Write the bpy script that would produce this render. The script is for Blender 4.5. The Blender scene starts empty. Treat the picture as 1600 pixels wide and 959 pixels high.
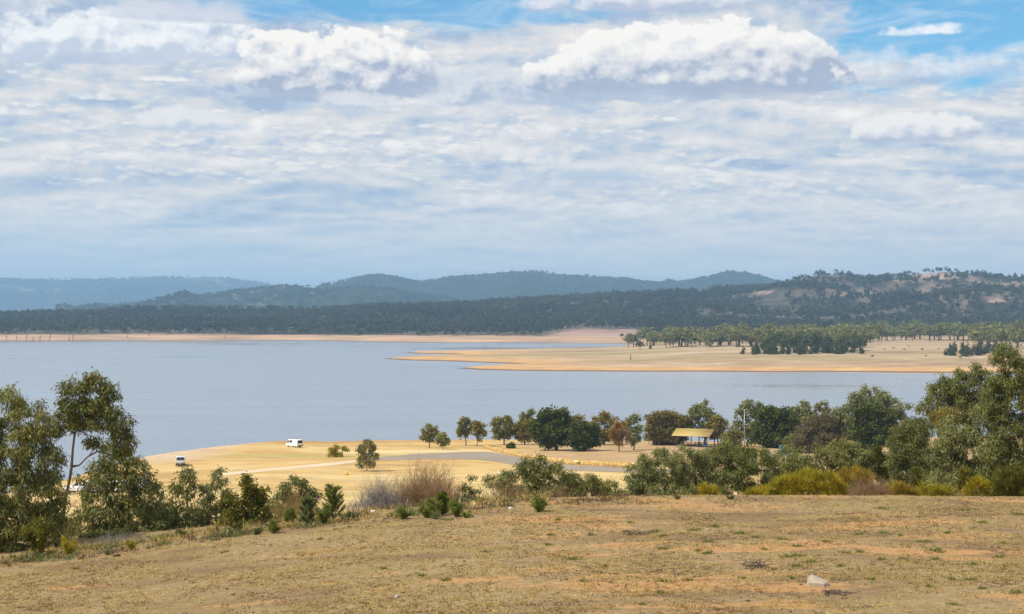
import bpy, math, numpy as np
from mathutils import Vector

# ------------------------------------------------------------------ camera, sky, sun, exposure
F = 2537.0            # focal length in photograph pixels
EYE = 30.0            # eye height above the lake
SUN_EL, SUN_AZ = 52.0, -112.0      # degrees, azimuth measured clockwise from the view direction (+y)

sc = bpy.context.scene
sc.render.engine = 'CYCLES'
COL = sc.collection
cam_d = bpy.data.cameras.new('camera')
cam_d.sensor_width = 36.0
cam_d.lens = 36.0 * F / 1600.0
cam_d.clip_start = 0.1
cam_d.clip_end = 60000.0
cam = bpy.data.objects.new('camera', cam_d)
COL.objects.link(cam)
cam.location = (0, 0, EYE)
cam.rotation_euler = (math.radians(90.0) + math.atan(12.5 / F), 0, 0)
sc.camera = cam

sc.view_settings.view_transform = 'Standard'
sc.view_settings.look = 'None'
sc.view_settings.exposure = 0.16
sc.view_settings.gamma = 1.0
sc.view_settings.use_curve_mapping = False
cy = sc.cycles
cy.use_denoising = True
cy.max_bounces = 6
cy.diffuse_bounces = 2
cy.glossy_bounces = 2
cy.transmission_bounces = 3
cy.transparent_max_bounces = 6
cy.volume_bounces = 0
cy.sample_clamp_indirect = 4.0
cy.caustics_reflective = False
cy.caustics_refractive = False


class NT:
    """Small helper that writes node trees as expressions."""
    def __init__(self, tree):
        self.t = tree

    def node(self, kind, **kw):
        n = self.t.nodes.new(kind)
        for k, v in kw.items():
            setattr(n, k, v)
        return n

    def put(self, sock, v):
        if isinstance(v, bpy.types.NodeSocket):
            self.t.links.new(v, sock)
        elif v is not None:
            if hasattr(sock.default_value, '__len__') and not hasattr(v, '__len__'):
                v = (v,) * len(sock.default_value)
            elif hasattr(v, '__len__') and len(sock.default_value) == 4 and len(v) == 3:
                v = (*v, 1.0)
            sock.default_value = v

    def m(self, op, a, b=None, c=None, clamp=False):
        n = self.node('ShaderNodeMath', operation=op, use_clamp=clamp)
        self.put(n.inputs[0], a)
        if b is not None: self.put(n.inputs[1], b)
        if c is not None: self.put(n.inputs[2], c)
        return n.outputs[0]

    def add(self, a, b): return self.m('ADD', a, b)
    def sub(self, a, b): return self.m('SUBTRACT', a, b)
    def mul(self, a, b): return self.m('MULTIPLY', a, b)

    def vec(self, x, y, z=0.0):
        n = self.node('ShaderNodeCombineXYZ')
        for s, v in zip(n.inputs, (x, y, z)): self.put(s, v)
        return n.outputs[0]

    def xyz(self, v):
        n = self.node('ShaderNodeSeparateXYZ')
        self.put(n.inputs[0], v)
        return n.outputs

    def vmul(self, v, s):
        n = self.node('ShaderNodeVectorMath', operation='MULTIPLY')
        self.put(n.inputs[0], v); self.put(n.inputs[1], s)
        return n.outputs[0]

    def vadd(self, v, s):
        n = self.node('ShaderNodeVectorMath', operation='ADD')
        self.put(n.inputs[0], v); self.put(n.inputs[1], s)
        return n.outputs[0]

    def noise(self, v, scale=1.0, detail=4.0, rough=0.5, dist=0.0, lac=2.0, color=False, dims='3D'):
        n = self.node('ShaderNodeTexNoise', noise_dimensions=dims)
        self.put(n.inputs['Vector'], v)
        self.put(n.inputs['Scale'], scale); self.put(n.inputs['Detail'], detail)
        self.put(n.inputs['Roughness'], rough); self.put(n.inputs['Distortion'], dist)
        self.put(n.inputs['Lacunarity'], lac)
        return n.outputs['Color' if color else 'Fac']

    def voronoi(self, v, scale=1.0, feature='F1', out='Distance', rnd=1.0):
        n = self.node('ShaderNodeTexVoronoi', feature=feature)
        self.put(n.inputs['Vector'], v); self.put(n.inputs['Scale'], scale); self.put(n.inputs['Randomness'], rnd)
        return n.outputs[out]

    def smooth(self, v, a, b, lo=0.0, hi=1.0):
        n = self.node('ShaderNodeMapRange', interpolation_type='SMOOTHSTEP')
        for s, x in zip(n.inputs[:5], (v, a, b, lo, hi)): self.put(s, x)
        return n.outputs[0]

    def lin(self, v, a, b, lo=0.0, hi=1.0):
        n = self.node('ShaderNodeMapRange', interpolation_type='LINEAR', clamp=True)
        for s, x in zip(n.inputs[:5], (v, a, b, lo, hi)): self.put(s, x)
        return n.outputs[0]

    def mix(self, f, a, b, blend='MIX'):
        n = self.node('ShaderNodeMix', data_type='RGBA', blend_type=blend)
        self.put(n.inputs[0], f); self.put(n.inputs[6], a); self.put(n.inputs[7], b)
        return n.outputs[2]

    def ramp(self, f, stops):
        n = self.node('ShaderNodeValToRGB')
        el = n.color_ramp.elements
        while len(el) < len(stops): el.new(0.5)
        for e, (p, c) in zip(el, stops):
            e.position = p
            e.color = (*c, 1.0) if hasattr(c, '__len__') else (c, c, c, 1.0)
        self.put(n.inputs[0], f)
        return n.outputs[0]


def srgb(r, g, b):
    return tuple(((c / 255) / 12.92 if c / 255 <= 0.04045 else (((c / 255) + 0.055) / 1.055) ** 2.4) for c in (r, g, b))


# ---- the sky: Nishita air with a broken cloud deck laid out on the sphere of directions (azimuth, elevation)
def build_world():
    w = bpy.data.worlds.new('World')
    sc.world = w
    w.use_nodes = True
    w.cycles.sampling_method = 'MANUAL'
    w.cycles.sample_map_resolution = 256
    t = w.node_tree
    t.nodes.clear()
    g = NT(t)
    sky = g.node('ShaderNodeTexSky', sky_type='NISHITA', sun_disc=False)
    sky.sun_elevation = math.radians(SUN_EL)
    sky.sun_rotation = math.radians(SUN_AZ)
    sky.altitude = 300.0
    sky.air_density = 1.0
    sky.dust_density = 0.6
    sky.ozone_density = 1.6
    STR = 0.105
    d = g.node('ShaderNodeTexCoord').outputs['Generated']
    x, y, z = g.xyz(d)
    deg = 180.0 / math.pi
    A = g.mul(g.m('ARCTAN2', x, y), deg)
    E = g.mul(g.m('ARCSINE', z), deg)

    def C(*rgb):             # a radiance as it shows in the picture, before the background strength
        return tuple(v / STR for v in srgb(*rgb))

    # plane of a flat cloud deck seen in perspective
    zz = g.m('MAXIMUM', z, 0.0)
    inv = g.m('DIVIDE', 1.0, g.add(zz, 0.15))
    deck = g.vec(g.mul(x, inv), g.mul(y, inv), 0.0)

    def n2d(v, off, sx, sy, det, rough, dist=0.0):
        return g.noise(g.vadd(g.vmul(v, (sx, sy, 1)), (off[0], off[1], 0)), 1.0, det, rough, dist, dims='2D')

    # -- blue air, deepened a little overhead
    col = sky.outputs[0]
    col = g.mix(1.0, col, (0.48, 1.02, 1.22), 'MULTIPLY')

    sph = g.vec(A, E, 0.0)
    # open patches of blue near the top of the view
    gap1 = g.sub(1.0, g.add(g.m('POWER', g.m('DIVIDE', g.add(A, 3.2), 7.5), 2.0), g.m('POWER', g.m('DIVIDE', g.sub(E, 10.75), 0.85), 2.0)))
    gap2 = g.sub(1.0, g.add(g.m('POWER', g.m('DIVIDE', g.sub(A, 15.8), 5.6), 2.0), g.m('POWER', g.m('DIVIDE', g.sub(E, 9.9), 2.3), 2.0)))
    gap = g.m('MAXIMUM', gap1, gap2)
    gn = n2d(sph, (3.0, 9.0), 0.33, 1.0, 5, 0.58, 0.5)
    open_ = g.smooth(g.add(gap, g.mul(g.sub(gn, 0.5), 2.2)), -0.15, 0.6)
    thin = g.smooth(n2d(sph, (13.0, 4.0), 0.22, 0.95, 5, 0.6, 0.6), 0.42, 0.72)
    col = g.mix(g.mul(thin, 0.55), col, C(206, 222, 236))

    # -- individual clouds share one billowing field, read once here and once a little towards the sun
    def billow(da, de, k=(1, 1), off=(0, 0)):
        p = g.vadd(g.vmul(g.vadd(sph, (da, de, 0)), (k[0], k[1], 1)), (off[0], off[1], 0))
        b1 = n2d(p, (2.2, 12.0), 0.46, 0.65, 2, 0.5)
        wn2 = g.node('ShaderNodeTexNoise', noise_dimensions='2D')
        g.put(wn2.inputs['Vector'], p); wn2.inputs['Scale'].default_value = 1.3; wn2.inputs['Detail'].default_value = 3.0
        wv = g.vadd(g.vmul(p, (1.05, 1.5, 1)), g.vmul(wn2.outputs['Color'], (1.1, 1.1, 0)))
        v = g.node('ShaderNodeTexVoronoi', voronoi_dimensions='2D', feature='SMOOTH_F1')
        g.put(v.inputs['Vector'], wv); v.inputs['Scale'].default_value = 1.25
        v.inputs['Smoothness'].default_value = 0.35
        b2 = n2d(p, (7.2, 3.0), 1.2, 1.6, 5, 0.6)
        return g.add(g.add(g.mul(g.sub(b1, 0.5), 1.4), g.mul(g.sub(b2, 0.5), 1.4)), g.mul(g.sub(0.42, v.outputs['Distance']), 0.42))
    bA = billow(0.0, 0.0)
    bB = billow(-0.26, 0.34)
    soft_n = n2d(sph, (21.0, 3.0), 0.5, 1.7, 4, 0.55)

    # -- the deck of stratocumulus: soft banks, brighter tops and blue-grey bases
    wn = g.node('ShaderNodeTexNoise', noise_dimensions='2D')
    g.put(wn.inputs['Vector'], deck); wn.inputs['Scale'].default_value = 1.5; wn.inputs['Detail'].default_value = 2.0
    warp = g.vmul(g.vadd(wn.outputs['Color'], (-0.5, -0.5, -0.5)), (0.32, 0.32, 0))
    dk = g.vadd(deck, warp)
    n_a = n2d(dk, (11.3, 2.0), 3.6, 3.6, 6, 0.52)
    n_b = n2d(dk, (11.3, 1.70), 3.6, 3.6, 5, 0.52)        # the same bank a little further up
    n_c = n2d(dk, (1.7, 5.2), 1.3, 1.6, 4, 0.55)
    n_d = n2d(dk, (5.7, 1.2), 10.0, 8.0, 4, 0.6)
    relief = g.sub(n_a, n_b)
    light = g.add(g.add(g.mul(relief, 1.9), g.mul(g.sub(n_c, 0.5), 1.45)), g.mul(g.sub(n_d, 0.5), 0.45))
    light = g.add(light, g.mul(g.sub(bA, bB), 0.22))
    fade = g.lin(E, 1.6, 6.5, 0.55, 1.0)
    light = g.add(g.mul(light, fade), g.sub(g.smooth(A, -19.0, 17.0, 0.46, 0.42), g.smooth(E, 6.8, 9.2, 0.0, 0.17)))
    dcol = g.ramp(light, [(0.0, C(166, 182, 206)), (0.26, C(194, 203, 214)), (0.50, C(222, 219, 217)), (0.72, C(238, 232, 226)), (1.0, C(252, 245, 237))])
    cover = g.mul(g.sub(1.0, g.mul(open_, 0.97)), g.lin(E, 16.0, 60.0, 1.0, 0.6))
    col = g.mix(cover, col, dcol)

    # small lumps of cumulus scattered through the deck, lit from above
    kE = (1.15, 2.7)
    pA = billow(0.0, 0.0, kE, (31.0, 5.0)); pB = billow(-0.12, 0.14, kE, (31.0, 5.0))
    pm = g.smooth(g.add(pA, g.mul(g.sub(n_c, 0.5), 2.2)), 0.02, 0.42)
    pm = g.mul(pm, g.mul(g.sub(1.0, open_), g.mul(g.mul(g.lin(E, 2.2, 4.6, 0.0, 0.72), g.lin(E, 7.6, 9.4, 1.0, 0.35)), g.lin(E, 30.0, 14.0, 0.0, 1.0))))
    pl = g.add(0.40, g.mul(g.sub(pA, pB), 0.95))
    col = g.mix(pm, col, g.ramp(pl, [(0.0, C(176, 188, 208)), (0.35, C(205, 209, 217)), (0.62, C(234, 228, 222)), (0.95, C(253, 246, 237))]))

    # azimuth, base elevation, half width, height, tone of the lit side, tone of the base
    def cloud(col, a0, e0, ra, h, lit, base, bump=1.0, soft=0.30, flat=0.35, strength=1.0, gain=1.3):
        def shape(da, de):
            un = g.m('DIVIDE', g.add(A, da - a0), ra)
            vn = g.m('DIVIDE', g.add(E, de - e0), h)
            up = g.m('MAXIMUM', vn, 0.0)
            dn = g.m('DIVIDE', g.m('MINIMUM', vn, 0.0), flat)
            return g.sub(1.0, g.add(g.m('POWER', g.m('ABSOLUTE', un), 2.4), g.add(g.mul(up, up), g.mul(dn, dn)))), vn
        s0, vn = shape(0.0, 0.0)
        s1, _ = shape(-0.26, 0.34)
        f0 = g.add(s0, g.mul(bA, bump))
        f1 = g.add(s1, g.mul(bB, bump))
        mask = g.mul(g.smooth(f0, 0.0, soft), g.smooth(g.add(vn, g.mul(g.sub(soft_n, 0.5), 0.7)), -0.55, 0.0))
        l = g.add(g.mul(g.sub(f0, f1), gain), g.smooth(g.add(vn, g.mul(g.sub(soft_n, 0.5), 0.7)), -0.45, 0.8, -0.05, 0.62))
        mid = tuple(p * 0.55 + q * 0.45 for p, q in zip(lit, base))
        c = g.ramp(l, [(0.0, base), (0.12, base), (0.5, mid), (0.95, lit)])
        return g.mix(g.mul(mask, strength), col, c)

    W = C(252, 246, 238)
    B = C(168, 177, 197)
    col = cloud(col, -14.8, 9.0, 6.4, 1.5, C(246, 245, 243), C(198, 206, 220), bump=0.9, soft=0.55, strength=0.95)
    col = cloud(col, -11.6, 10.2, 2.9, 0.75, C(208, 211, 222), C(184, 192, 210), bump=0.8, soft=0.9, strength=0.85)
    col = cloud(col, -17.6, 10.3, 1.6, 0.9, C(208, 211, 222), C(184, 192, 210), bump=0.8, soft=0.9, strength=0.8)
    col = cloud(col, 5.2, 10.75, 5.6, 0.9, C(226, 226, 231), C(184, 191, 208), bump=0.9, soft=0.9, strength=0.92)
    col = cloud(col, 13.2, 8.2, 4.6, 1.0, C(232, 234, 238), C(196, 206, 221), bump=1.0, soft=1.0, strength=0.7)
    col = cloud(col, 14.2, 9.55, 1.5, 0.34, C(246, 246, 246), C(222, 228, 236), bump=1.9, soft=1.3, strength=0.9)
    col = cloud(col, -6.2, 8.0, 4.0, 2.1, W, B, bump=0.7, soft=0.18)
    col = cloud(col, 0.2, 7.6, 4.4, 1.2, C(218, 219, 225), C(172, 184, 206), bump=1.0, soft=0.9, strength=0.8)
    col = cloud(col, 6.3, 8.15, 6.0, 2.15, W, B, bump=0.55, soft=0.13)
    col = cloud(col, 14.0, 6.1, 2.3, 0.85, C(246, 241, 235), C(184, 190, 205), bump=0.7, soft=0.3, strength=0.95)
    col = cloud(col, -11.0, 6.5, 2.2, 0.7, C(239, 236, 232), C(190, 199, 215), bump=0.8, soft=0.6, strength=0.8)
    col = cloud(col, 1.9, 4.6, 3.6, 1.0, C(228, 225, 223), C(174, 189, 212), bump=0.8, soft=1.0, strength=0.6)

    cream, blueg = C(248, 243, 236), C(178, 192, 213)
    for a0, e0, ra, h, lit, base, st in (
            (-14.5, 7.35, 1.0, 0.26, cream, C(214, 217, 222), 0.85), (-11.9, 8.05, 1.3, 0.17, cream, C(214, 217, 222), 0.85), (-17.4, 6.8, 1.5, 0.4, cream, C(212, 214, 219), 0.8),
            (-4.8, 7.35, 3.2, 0.5, C(240, 236, 232), C(206, 211, 219), 0.7), (0.9, 5.4, 1.9, 0.55, C(244, 238, 231), C(214, 215, 218), 0.75), (14.2, 4.5, 2.2, 0.32, C(238, 233, 228), C(208, 210, 214), 0.7),
            (-8.4, 5.9, 0.7, 0.2, blueg, blueg, 0.7), (4.7, 5.75, 1.0, 0.26, blueg, blueg, 0.7), (3.1, 4.8, 2.2, 0.36, C(180, 196, 215), C(176, 192, 213), 0.65), (-6.7, 4.45, 1.7, 0.2, blueg, blueg, 0.5),
            (4.4, 7.55, 2.4, 0.36, C(176, 190, 212), C(170, 186, 210), 0.7), (-14.6, 8.6, 1.4, 0.42, C(182, 192, 212), C(178, 189, 210), 0.75), (-9.6, 7.6, 3.0, 0.34, C(184, 196, 215), C(178, 191, 212), 0.6), (9.5, 6.7, 1.5, 0.5, C(232, 229, 228), C(206, 210, 217), 0.6)):
        col = cloud(col, a0, e0, ra, h, lit, base, bump=1.6, soft=1.2, strength=st)
    # -- thicker air towards the horizon
    hz = g.smooth(E, 4.6, 0.2, 0.0, 0.82)
    hz_col = g.mix(g.smooth(A, -16.0, 18.0), C(212, 230, 238), C(250, 242, 230))
    col = g.mix(hz, col, hz_col)
    bg = g.node('ShaderNodeBackground')
    g.put(bg.inputs[0], col)
    bg.inputs[1].default_value = STR
    out = g.node('ShaderNodeOutputWorld')
    t.links.new(bg.outputs[0], out.inputs[0])


build_world()

sun_d = bpy.data.lights.new('sun', 'SUN')
sun_d.energy = 4.8
sun_d.angle = math.radians(0.53)
sun_d.color = (1.0, 0.955, 0.885)
sun = bpy.data.objects.new('sun', sun_d)
COL.objects.link(sun)
_az, _el = math.radians(SUN_AZ), math.radians(SUN_EL)
sun_dir = Vector((math.sin(_az) * math.cos(_el), math.cos(_az) * math.cos(_el), math.sin(_el)))
sun.rotation_euler = (-sun_dir).to_track_quat('-Z', 'Y').to_euler()

# ------------------------------------------------------------------ helpers
def P(px, py, d):
    """World point on the ray through photograph pixel (px, py), d metres away along the view axis."""
    return Vector(((px - 800.0) / F * d, d, EYE - (py - 492.0) / F * d))


def vnoise(x, y, seed=0):
    """Gradient noise, vectorised, about -0.7 .. 0.7."""
    x = np.asarray(x, float); y = np.asarray(y, float)
    xi = np.floor(x).astype(np.int64); yi = np.floor(y).astype(np.int64)
    fx = x - xi; fy = y - yi
    def grad(ix, iy):
        h = (ix * 374761393 + iy * 668265263 + seed * 144269) & 0x7fffffff
        h = ((h ^ (h >> 13)) * 1274126177) & 0x7fffffff
        a = (h & 0xffff) / 65536.0 * 2 * np.pi
        return np.cos(a), np.sin(a)
    def dot(ix, iy, dx, dy):
        gx, gy = grad(ix, iy)
        return gx * dx + gy * dy
    u = fx * fx * fx * (fx * (fx * 6 - 15) + 10); v = fy * fy * fy * (fy * (fy * 6 - 15) + 10)
    a = dot(xi, yi, fx, fy); b = dot(xi + 1, yi, fx - 1, fy)
    c = dot(xi, yi + 1, fx, fy - 1); d = dot(xi + 1, yi + 1, fx - 1, fy - 1)
    return (a * (1 - u) + b * u) * (1 - v) + (c * (1 - u) + d * u) * v


def fbm(x, y, seed=0, octaves=4, gain=0.5):
    s = 0.0; a = 1.0; f = 1.0
    for o in range(octaves):
        s = s + a * vnoise(x * f + 17.3 * o, y * f - 9.1 * o, seed + o)
        a *= gain; f *= 2.03
    return s


def sstep(x, a, b):
    t = np.clip((np.asarray(x, float) - a) / (b - a), 0, 1)
    return t * t * (3 - 2 * t)


def mesh_np(name, verts, faces, smooth=False, attrs=None):
    """Mesh from numpy arrays; faces is (n, k) or a list of such arrays."""
    if not isinstance(faces, list): faces = [faces]
    faces = [np.asarray(f, np.int32) for f in faces if len(f)]
    me = bpy.data.meshes.new(name)
    verts = np.asarray(verts, np.float32)
    me.vertices.add(len(verts)); me.vertices.foreach_set('co', verts.ravel())
    loops = np.concatenate([f.ravel() for f in faces])
    tot = np.concatenate([np.full(len(f), f.shape[1], np.int32) for f in faces])
    start = np.concatenate([[0], np.cumsum(tot)[:-1]]).astype(np.int32)
    me.loops.add(len(loops)); me.loops.foreach_set('vertex_index', loops)
    me.polygons.add(len(tot)); me.polygons.foreach_set('loop_start', start); me.polygons.foreach_set('loop_total', tot)
    if smooth: me.polygons.foreach_set('use_smooth', np.ones(len(tot), bool))
    me.update(calc_edges=True)
    return me


def link(name, me, mat=None, parent=None, loc=None):
    o = bpy.data.objects.new(name, me)
    COL.objects.link(o)
    if mat is not None and me is not None and len(me.materials) == 0: me.materials.append(mat)
    if parent is not None: o.parent = parent
    if loc is not None: o.location = loc
    return o


def tag(o, label=None, cat=None, group=None, kind=None):
    for k, v in (('label', label), ('category', cat), ('group', group), ('kind', kind)):
        if v: o[k] = v
    return o


def empty(name, loc, label, cat, group=None, rz=0.0):
    o = link(name, None, loc=loc)
    o.rotation_euler.z = rz
    o.empty_display_size = 0.2
    return tag(o, label, cat, group)


def copy_tree(o, parent=None):
    c = o.copy(); COL.objects.link(c); c.parent = parent
    for ch in list(o.children): copy_tree(ch, c)
    return c


def fan(px0, px1, nx, ys, apex=0.0):
    """Grid of plan positions: nx rays fanned from y = -apex, rows at depths ys."""
    u = (np.linspace(px0, px1, nx) - 800.0) / F
    X = u[None, :] * (ys[:, None] + apex)
    Y = np.repeat(ys[:, None], nx, 1)
    return X, Y


def grid_faces(ny, nx):
    i = np.arange(ny - 1)[:, None] * nx + np.arange(nx - 1)[None, :]
    return np.stack([i, i + 1, i + nx + 1, i + nx], -1).reshape(-1, 4)


def sheet(name, X, Y, Z, mat, keep=None, kind='structure'):
    ny, nx = X.shape
    f = grid_faces(ny, nx)
    if keep is not None:
        k = keep.ravel(); f = f[k[f].any(1)]
    me = mesh_np(name, np.stack([X, Y, Z], -1).reshape(-1, 3), f, smooth=True)
    o = link(name, me, mat)
    tag(o, kind=kind)
    return o


# ------------------------------------------------------------------ terrain heights
def softplus(x, k=1.0):
    return np.log1p(np.exp(np.clip(x / k, -40, 40))) * k


_drop_y = np.array([-40, 0, 4, 10, 16, 22, 25, 30, 35, 40, 45])
_drop_z = np.array([-2.4, 1.66, 2.35, 3.25, 4.0, 4.42, 4.58, 4.75, 4.85, 4.95, 5.05])
_shore_px = np.array([-900, -300, 0, 100, 150, 230, 300, 400, 450, 620, 800, 1000, 1200, 1450, 1700, 2600])
_shore_d = np.array([235, 240, 252, 276, 290, 322, 336, 356, 364, 372, 376, 372, 368, 384, 396, 420])
_far_y = np.array([0, 45, 52, 60, 80, 120, 160, 200, 230, 280, 338, 372, 500])
_far_z = np.array([25.2, 24.95, 24.1, 22.6, 19.0, 13.6, 10.0, 7.4, 6.2, 4.6, 2.9, 2.1, 1.4])


def near_z(x, y):
    x = np.asarray(x, float); y = np.asarray(y, float)
    px = 800 + x / np.maximum(y, 1.0) * F
    crest = 45.0 - 0.40 * softplus(-x, 1.5)
    zf = EYE - np.interp(y, _drop_y, _drop_z) - 0.088 * softplus(-x, 1.0)
    rough = fbm(x * 0.16, y * 0.16, 3, 3) * 0.10 + fbm(x * 0.9, y * 0.9, 8, 2) * 0.018
    zf = zf + rough
    zp = np.interp(y, _far_y, _far_z) - 0.088 * softplus(-x, 1.0) * np.clip(1 - (y - 45) / 140, 0.0, 1)
    zp = zp - np.clip(-(px - 420) / 420, 0, 1) * 1.6 * sstep(y, 80, 200) * sstep(y, 330, 220)
    bumps = fbm(x * 0.03, y * 0.03, 21, 3) * 0.9 * sstep(y, 60, 120)
    hump = 0.55 * np.exp(-(((px - 400) / 90) ** 2)) * sstep(y, 290, 330)
    zp = zp + bumps * np.clip(1 - (y - 250) / 130, 0.25, 1) + hump
    t = sstep(y, crest - 1.2, crest + 3.2)
    z = zf * (1 - t) + np.minimum(zp, zf) * t
    ds = np.interp(px, _shore_px, _shore_d) + fbm(x * 0.05, y * 0 + 3.3, 31, 3) * 4
    return np.minimum(z, (ds - y) * 0.22 + np.clip(ds - y, -1e9, 0) * 0.2)


def hit(px, py, y0=18.0, y1=420.0):
    """Where the ray through a photograph pixel meets the near ground."""
    d = np.linspace(y0, y1, 6000)
    zr = EYE - (py - 492.0) / F * d
    zg = near_z((px - 800.0) / F * d, d)
    k = np.argmax(zr <= zg)
    return Vector(((px - 800.0) / F * d[k], d[k], float(zg[k])))


def on_ground(px, d):
    x = (px - 800.0) / F * d
    return Vector((x, d, float(near_z(x, d))))


# peninsula: shoreline as seen, laid down on the water level
_pen = [(597, 559.5), (640, 562.0), (700, 563.4), (770, 565.8), (812, 567.6), (800, 569.2), (760, 571.2), (714, 574.4), (742, 576.6), (800, 578.2),
        (900, 579.2), (1000, 579.6), (1100, 579.4), (1200, 580.2), (1300, 579.8), (1400, 580.6), (1500, 581.2), (1700, 582), (2100, 583), (2600, 584),
        (2600, 527), (1010, 528), (985, 537.5), (960, 541.8), (900, 544.2), (840, 545.2), (760, 547.0), (690, 548.8), (626, 549.8), (650, 551.4), (700, 552.2), (728, 553.6), (700, 555.0), (650, 556.8)]
PEN = np.array([[(px - 800) / F * (EYE * F / (py - 492)), EYE * F / (py - 492)] for px, py in _pen])


def poly_sd(x, y, poly):
    """Signed distance to a polygon, positive inside."""
    x = np.asarray(x, float); y = np.asarray(y, float)
    best = np.full(x.shape, 1e18); inside = np.zeros(x.shape, bool)
    n = len(poly)
    for i in range(n):
        ax, ay = poly[i]; bx, by = poly[(i + 1) % n]
        ex, ey = bx - ax, by - ay
        t = np.clip(((x - ax) * ex + (y - ay) * ey) / (ex * ex + ey * ey + 1e-9), 0, 1)
        best = np.minimum(best, (x - ax - t * ex) ** 2 + (y - ay - t * ey) ** 2)
        c = ((ay > y) != (by > y)) & (x < (bx - ax) * (y - ay) / (by - ay + 1e-12) + ax)
        inside ^= c
    d = np.sqrt(best)
    return np.where(inside, d, -d)


def pen_z(x, y):
    sd = poly_sd(x, y, PEN) + fbm(np.asarray(x) * 0.012, np.asarray(y) * 0.006, 5, 3) * 5
    px = 800 + np.asarray(x) / np.asarray(y) * F
    rise = 3.2 + 3.6 * sstep(px, 900, 1150)
    up = rise * (1 - np.exp(-np.maximum(sd, 0) / 85.0)) + 0.9 * sstep(sd, 0, 14)
    return np.where(sd > 0, up + fbm(np.asarray(x) * 0.01, np.asarray(y) * 0.01, 12, 3) * 0.35 * sstep(sd, 5, 60), np.maximum(sd * 0.08, -2.5))


def tab(px, pts):
    a = np.array(pts, float)
    return np.interp(px, a[:, 0], a[:, 1])


_hf_ridge = [(-900, 478), (-400, 481), (0, 487), (100, 485), (300, 482), (420, 481), (500, 480), (600, 475), (700, 473), (800, 467), (900, 462), (1000, 458), (1080, 453),
             (1150, 448), (1230, 442), (1300, 435), (1400, 429), (1440, 424), (1475, 420.5), (1530, 427), (1600, 433), (1750, 436), (2100, 440), (2600, 450)]
_hf_shore = [(-900, 531.5), (0, 531.3), (300, 531.2), (560, 532), (640, 533.6), (760, 534.6), (880, 535), (980, 535.4), (1030, 537), (1200, 536), (2600, 536)]
_hf_wood = [(-900, 521.5), (0, 521.5), (200, 521), (400, 522), (500, 522.5), (700, 523.5), (800, 524.5), (845, 524), (872, 518), (900, 514), (955, 513), (985, 514), (1010, 522), (1060, 526), (2600, 527)]


def hf_z(x, y):
    x = np.asarray(x, float); y = np.asarray(y, float)
    px = 800 + x / y * F
    ys = EYE * F / (tab(px, _hf_shore) - 492) + fbm(x * 0.006, y * 0.0015, 47, 4) * 70
    yr = 2850 + 600 * sstep(px, 500, 1450)
    zr = EYE - (tab(px, _hf_ridge) - 492) / F * yr - 11.0
    d = y - ys
    flat = (7.0 + fbm(x * 0.008, y * 0.004, 48, 3) * 3.0) * (1 - np.exp(-np.maximum(d, 0) / 120.0))
    t = np.clip((y - ys - 150) / (yr - ys - 150), 0, 1)
    body = np.maximum(zr - 7.0, 1.0) * (t * t * (3 - 2 * t)) ** 0.9
    back = np.clip((y - yr) / 700, 0, 1)
    nz = fbm(x * 0.0042, y * 0.0042, 40, 4) * (10 + 24 * sstep(px, 900, 1400)) * sstep(t, 0.05, 0.4) * (1 - sstep(t, 0.75, 1.0))
    z = flat + body * (1 - 0.9 * back * back) + nz
    return np.where(d > 0, z, np.maximum(d * 0.03, -2.5))


def range_z(x, y, pts, yf, yr, yb, seed, amp, treeh=0.0):
    x = np.asarray(x, float); y = np.asarray(y, float)
    px = 800 + x / y * F
    zr = EYE - (tab(px, pts) - 492) / F * yr - treeh
    t = np.clip((y - yf) / (yr - yf), 0, 1)
    b = np.clip((y - yr) / (yb - yr), 0, 1)
    spur = fbm(x / 400.0, y / 900.0, seed, 5, 0.55)
    z = np.maximum(zr, -30) * (t ** 1.25) * (1 - 0.85 * b) + spur * amp * (4 * t * (1 - t)) * (1 - b)
    return z - 3 * (1 - sstep(t, 0, 0.1))


HM = [(-200, 500), (40, 492), (80, 485), (110, 480), (150, 474), (200, 470), (235, 471), (280, 463), (330, 458), (365, 452), (400, 449), (440, 445), (480, 445), (520, 445), (560, 446), (600, 449), (640, 456), (700, 466), (760, 478), (840, 500)]
HB = [(420, 470), (480, 452), (510, 443), (530, 439), (555, 433), (570, 430.5), (590, 433), (620, 434), (655, 440), (680, 437), (705, 432), (760, 428.5), (790, 425), (830, 423.5), (870, 425), (900, 427), (940, 433),
      (975, 434), (1000, 439), (1020, 445), (1060, 445), (1085, 438), (1110, 432), (1140, 427), (1165, 428), (1190, 434), (1212, 440), (1250, 452), (1330, 480)]
HD = [(-800, 430), (-300, 437), (0, 435), (60, 437), (100, 435), (150, 437), (200, 434), (260, 432.5), (330, 431.5), (360, 434), (400, 439.5), (430, 444), (480, 449), (560, 470), (640, 490)]

# ------------------------------------------------------------------ materials
def new_mat(name):
    m = bpy.data.materials.new(name)
    m.use_nodes = True
    t = m.node_tree
    b = t.nodes['Principled BSDF']
    return m, NT(t), b, t.nodes['Material Output']


def plain(name, rgb, rough=0.6, metallic=0.0, spec=0.4, var=0.08, scale=3.0):
    m, g, b, _ = new_mat(name)
    p = g.node('ShaderNodeTexCoord').outputs['Object']
    n = g.noise(p, scale, 5, 0.6)
    k = g.lin(n, 0.25, 0.75, 1 - var, 1 + var)
    g.put(b.inputs['Base Color'], g.mix(1.0, rgb, g.vec(k, k, k), 'MULTIPLY'))
    b.inputs['Roughness'].default_value = rough
    b.inputs['Metallic'].default_value = metallic
    b.inputs['Specular IOR Level'].default_value = spec
    return m


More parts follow.
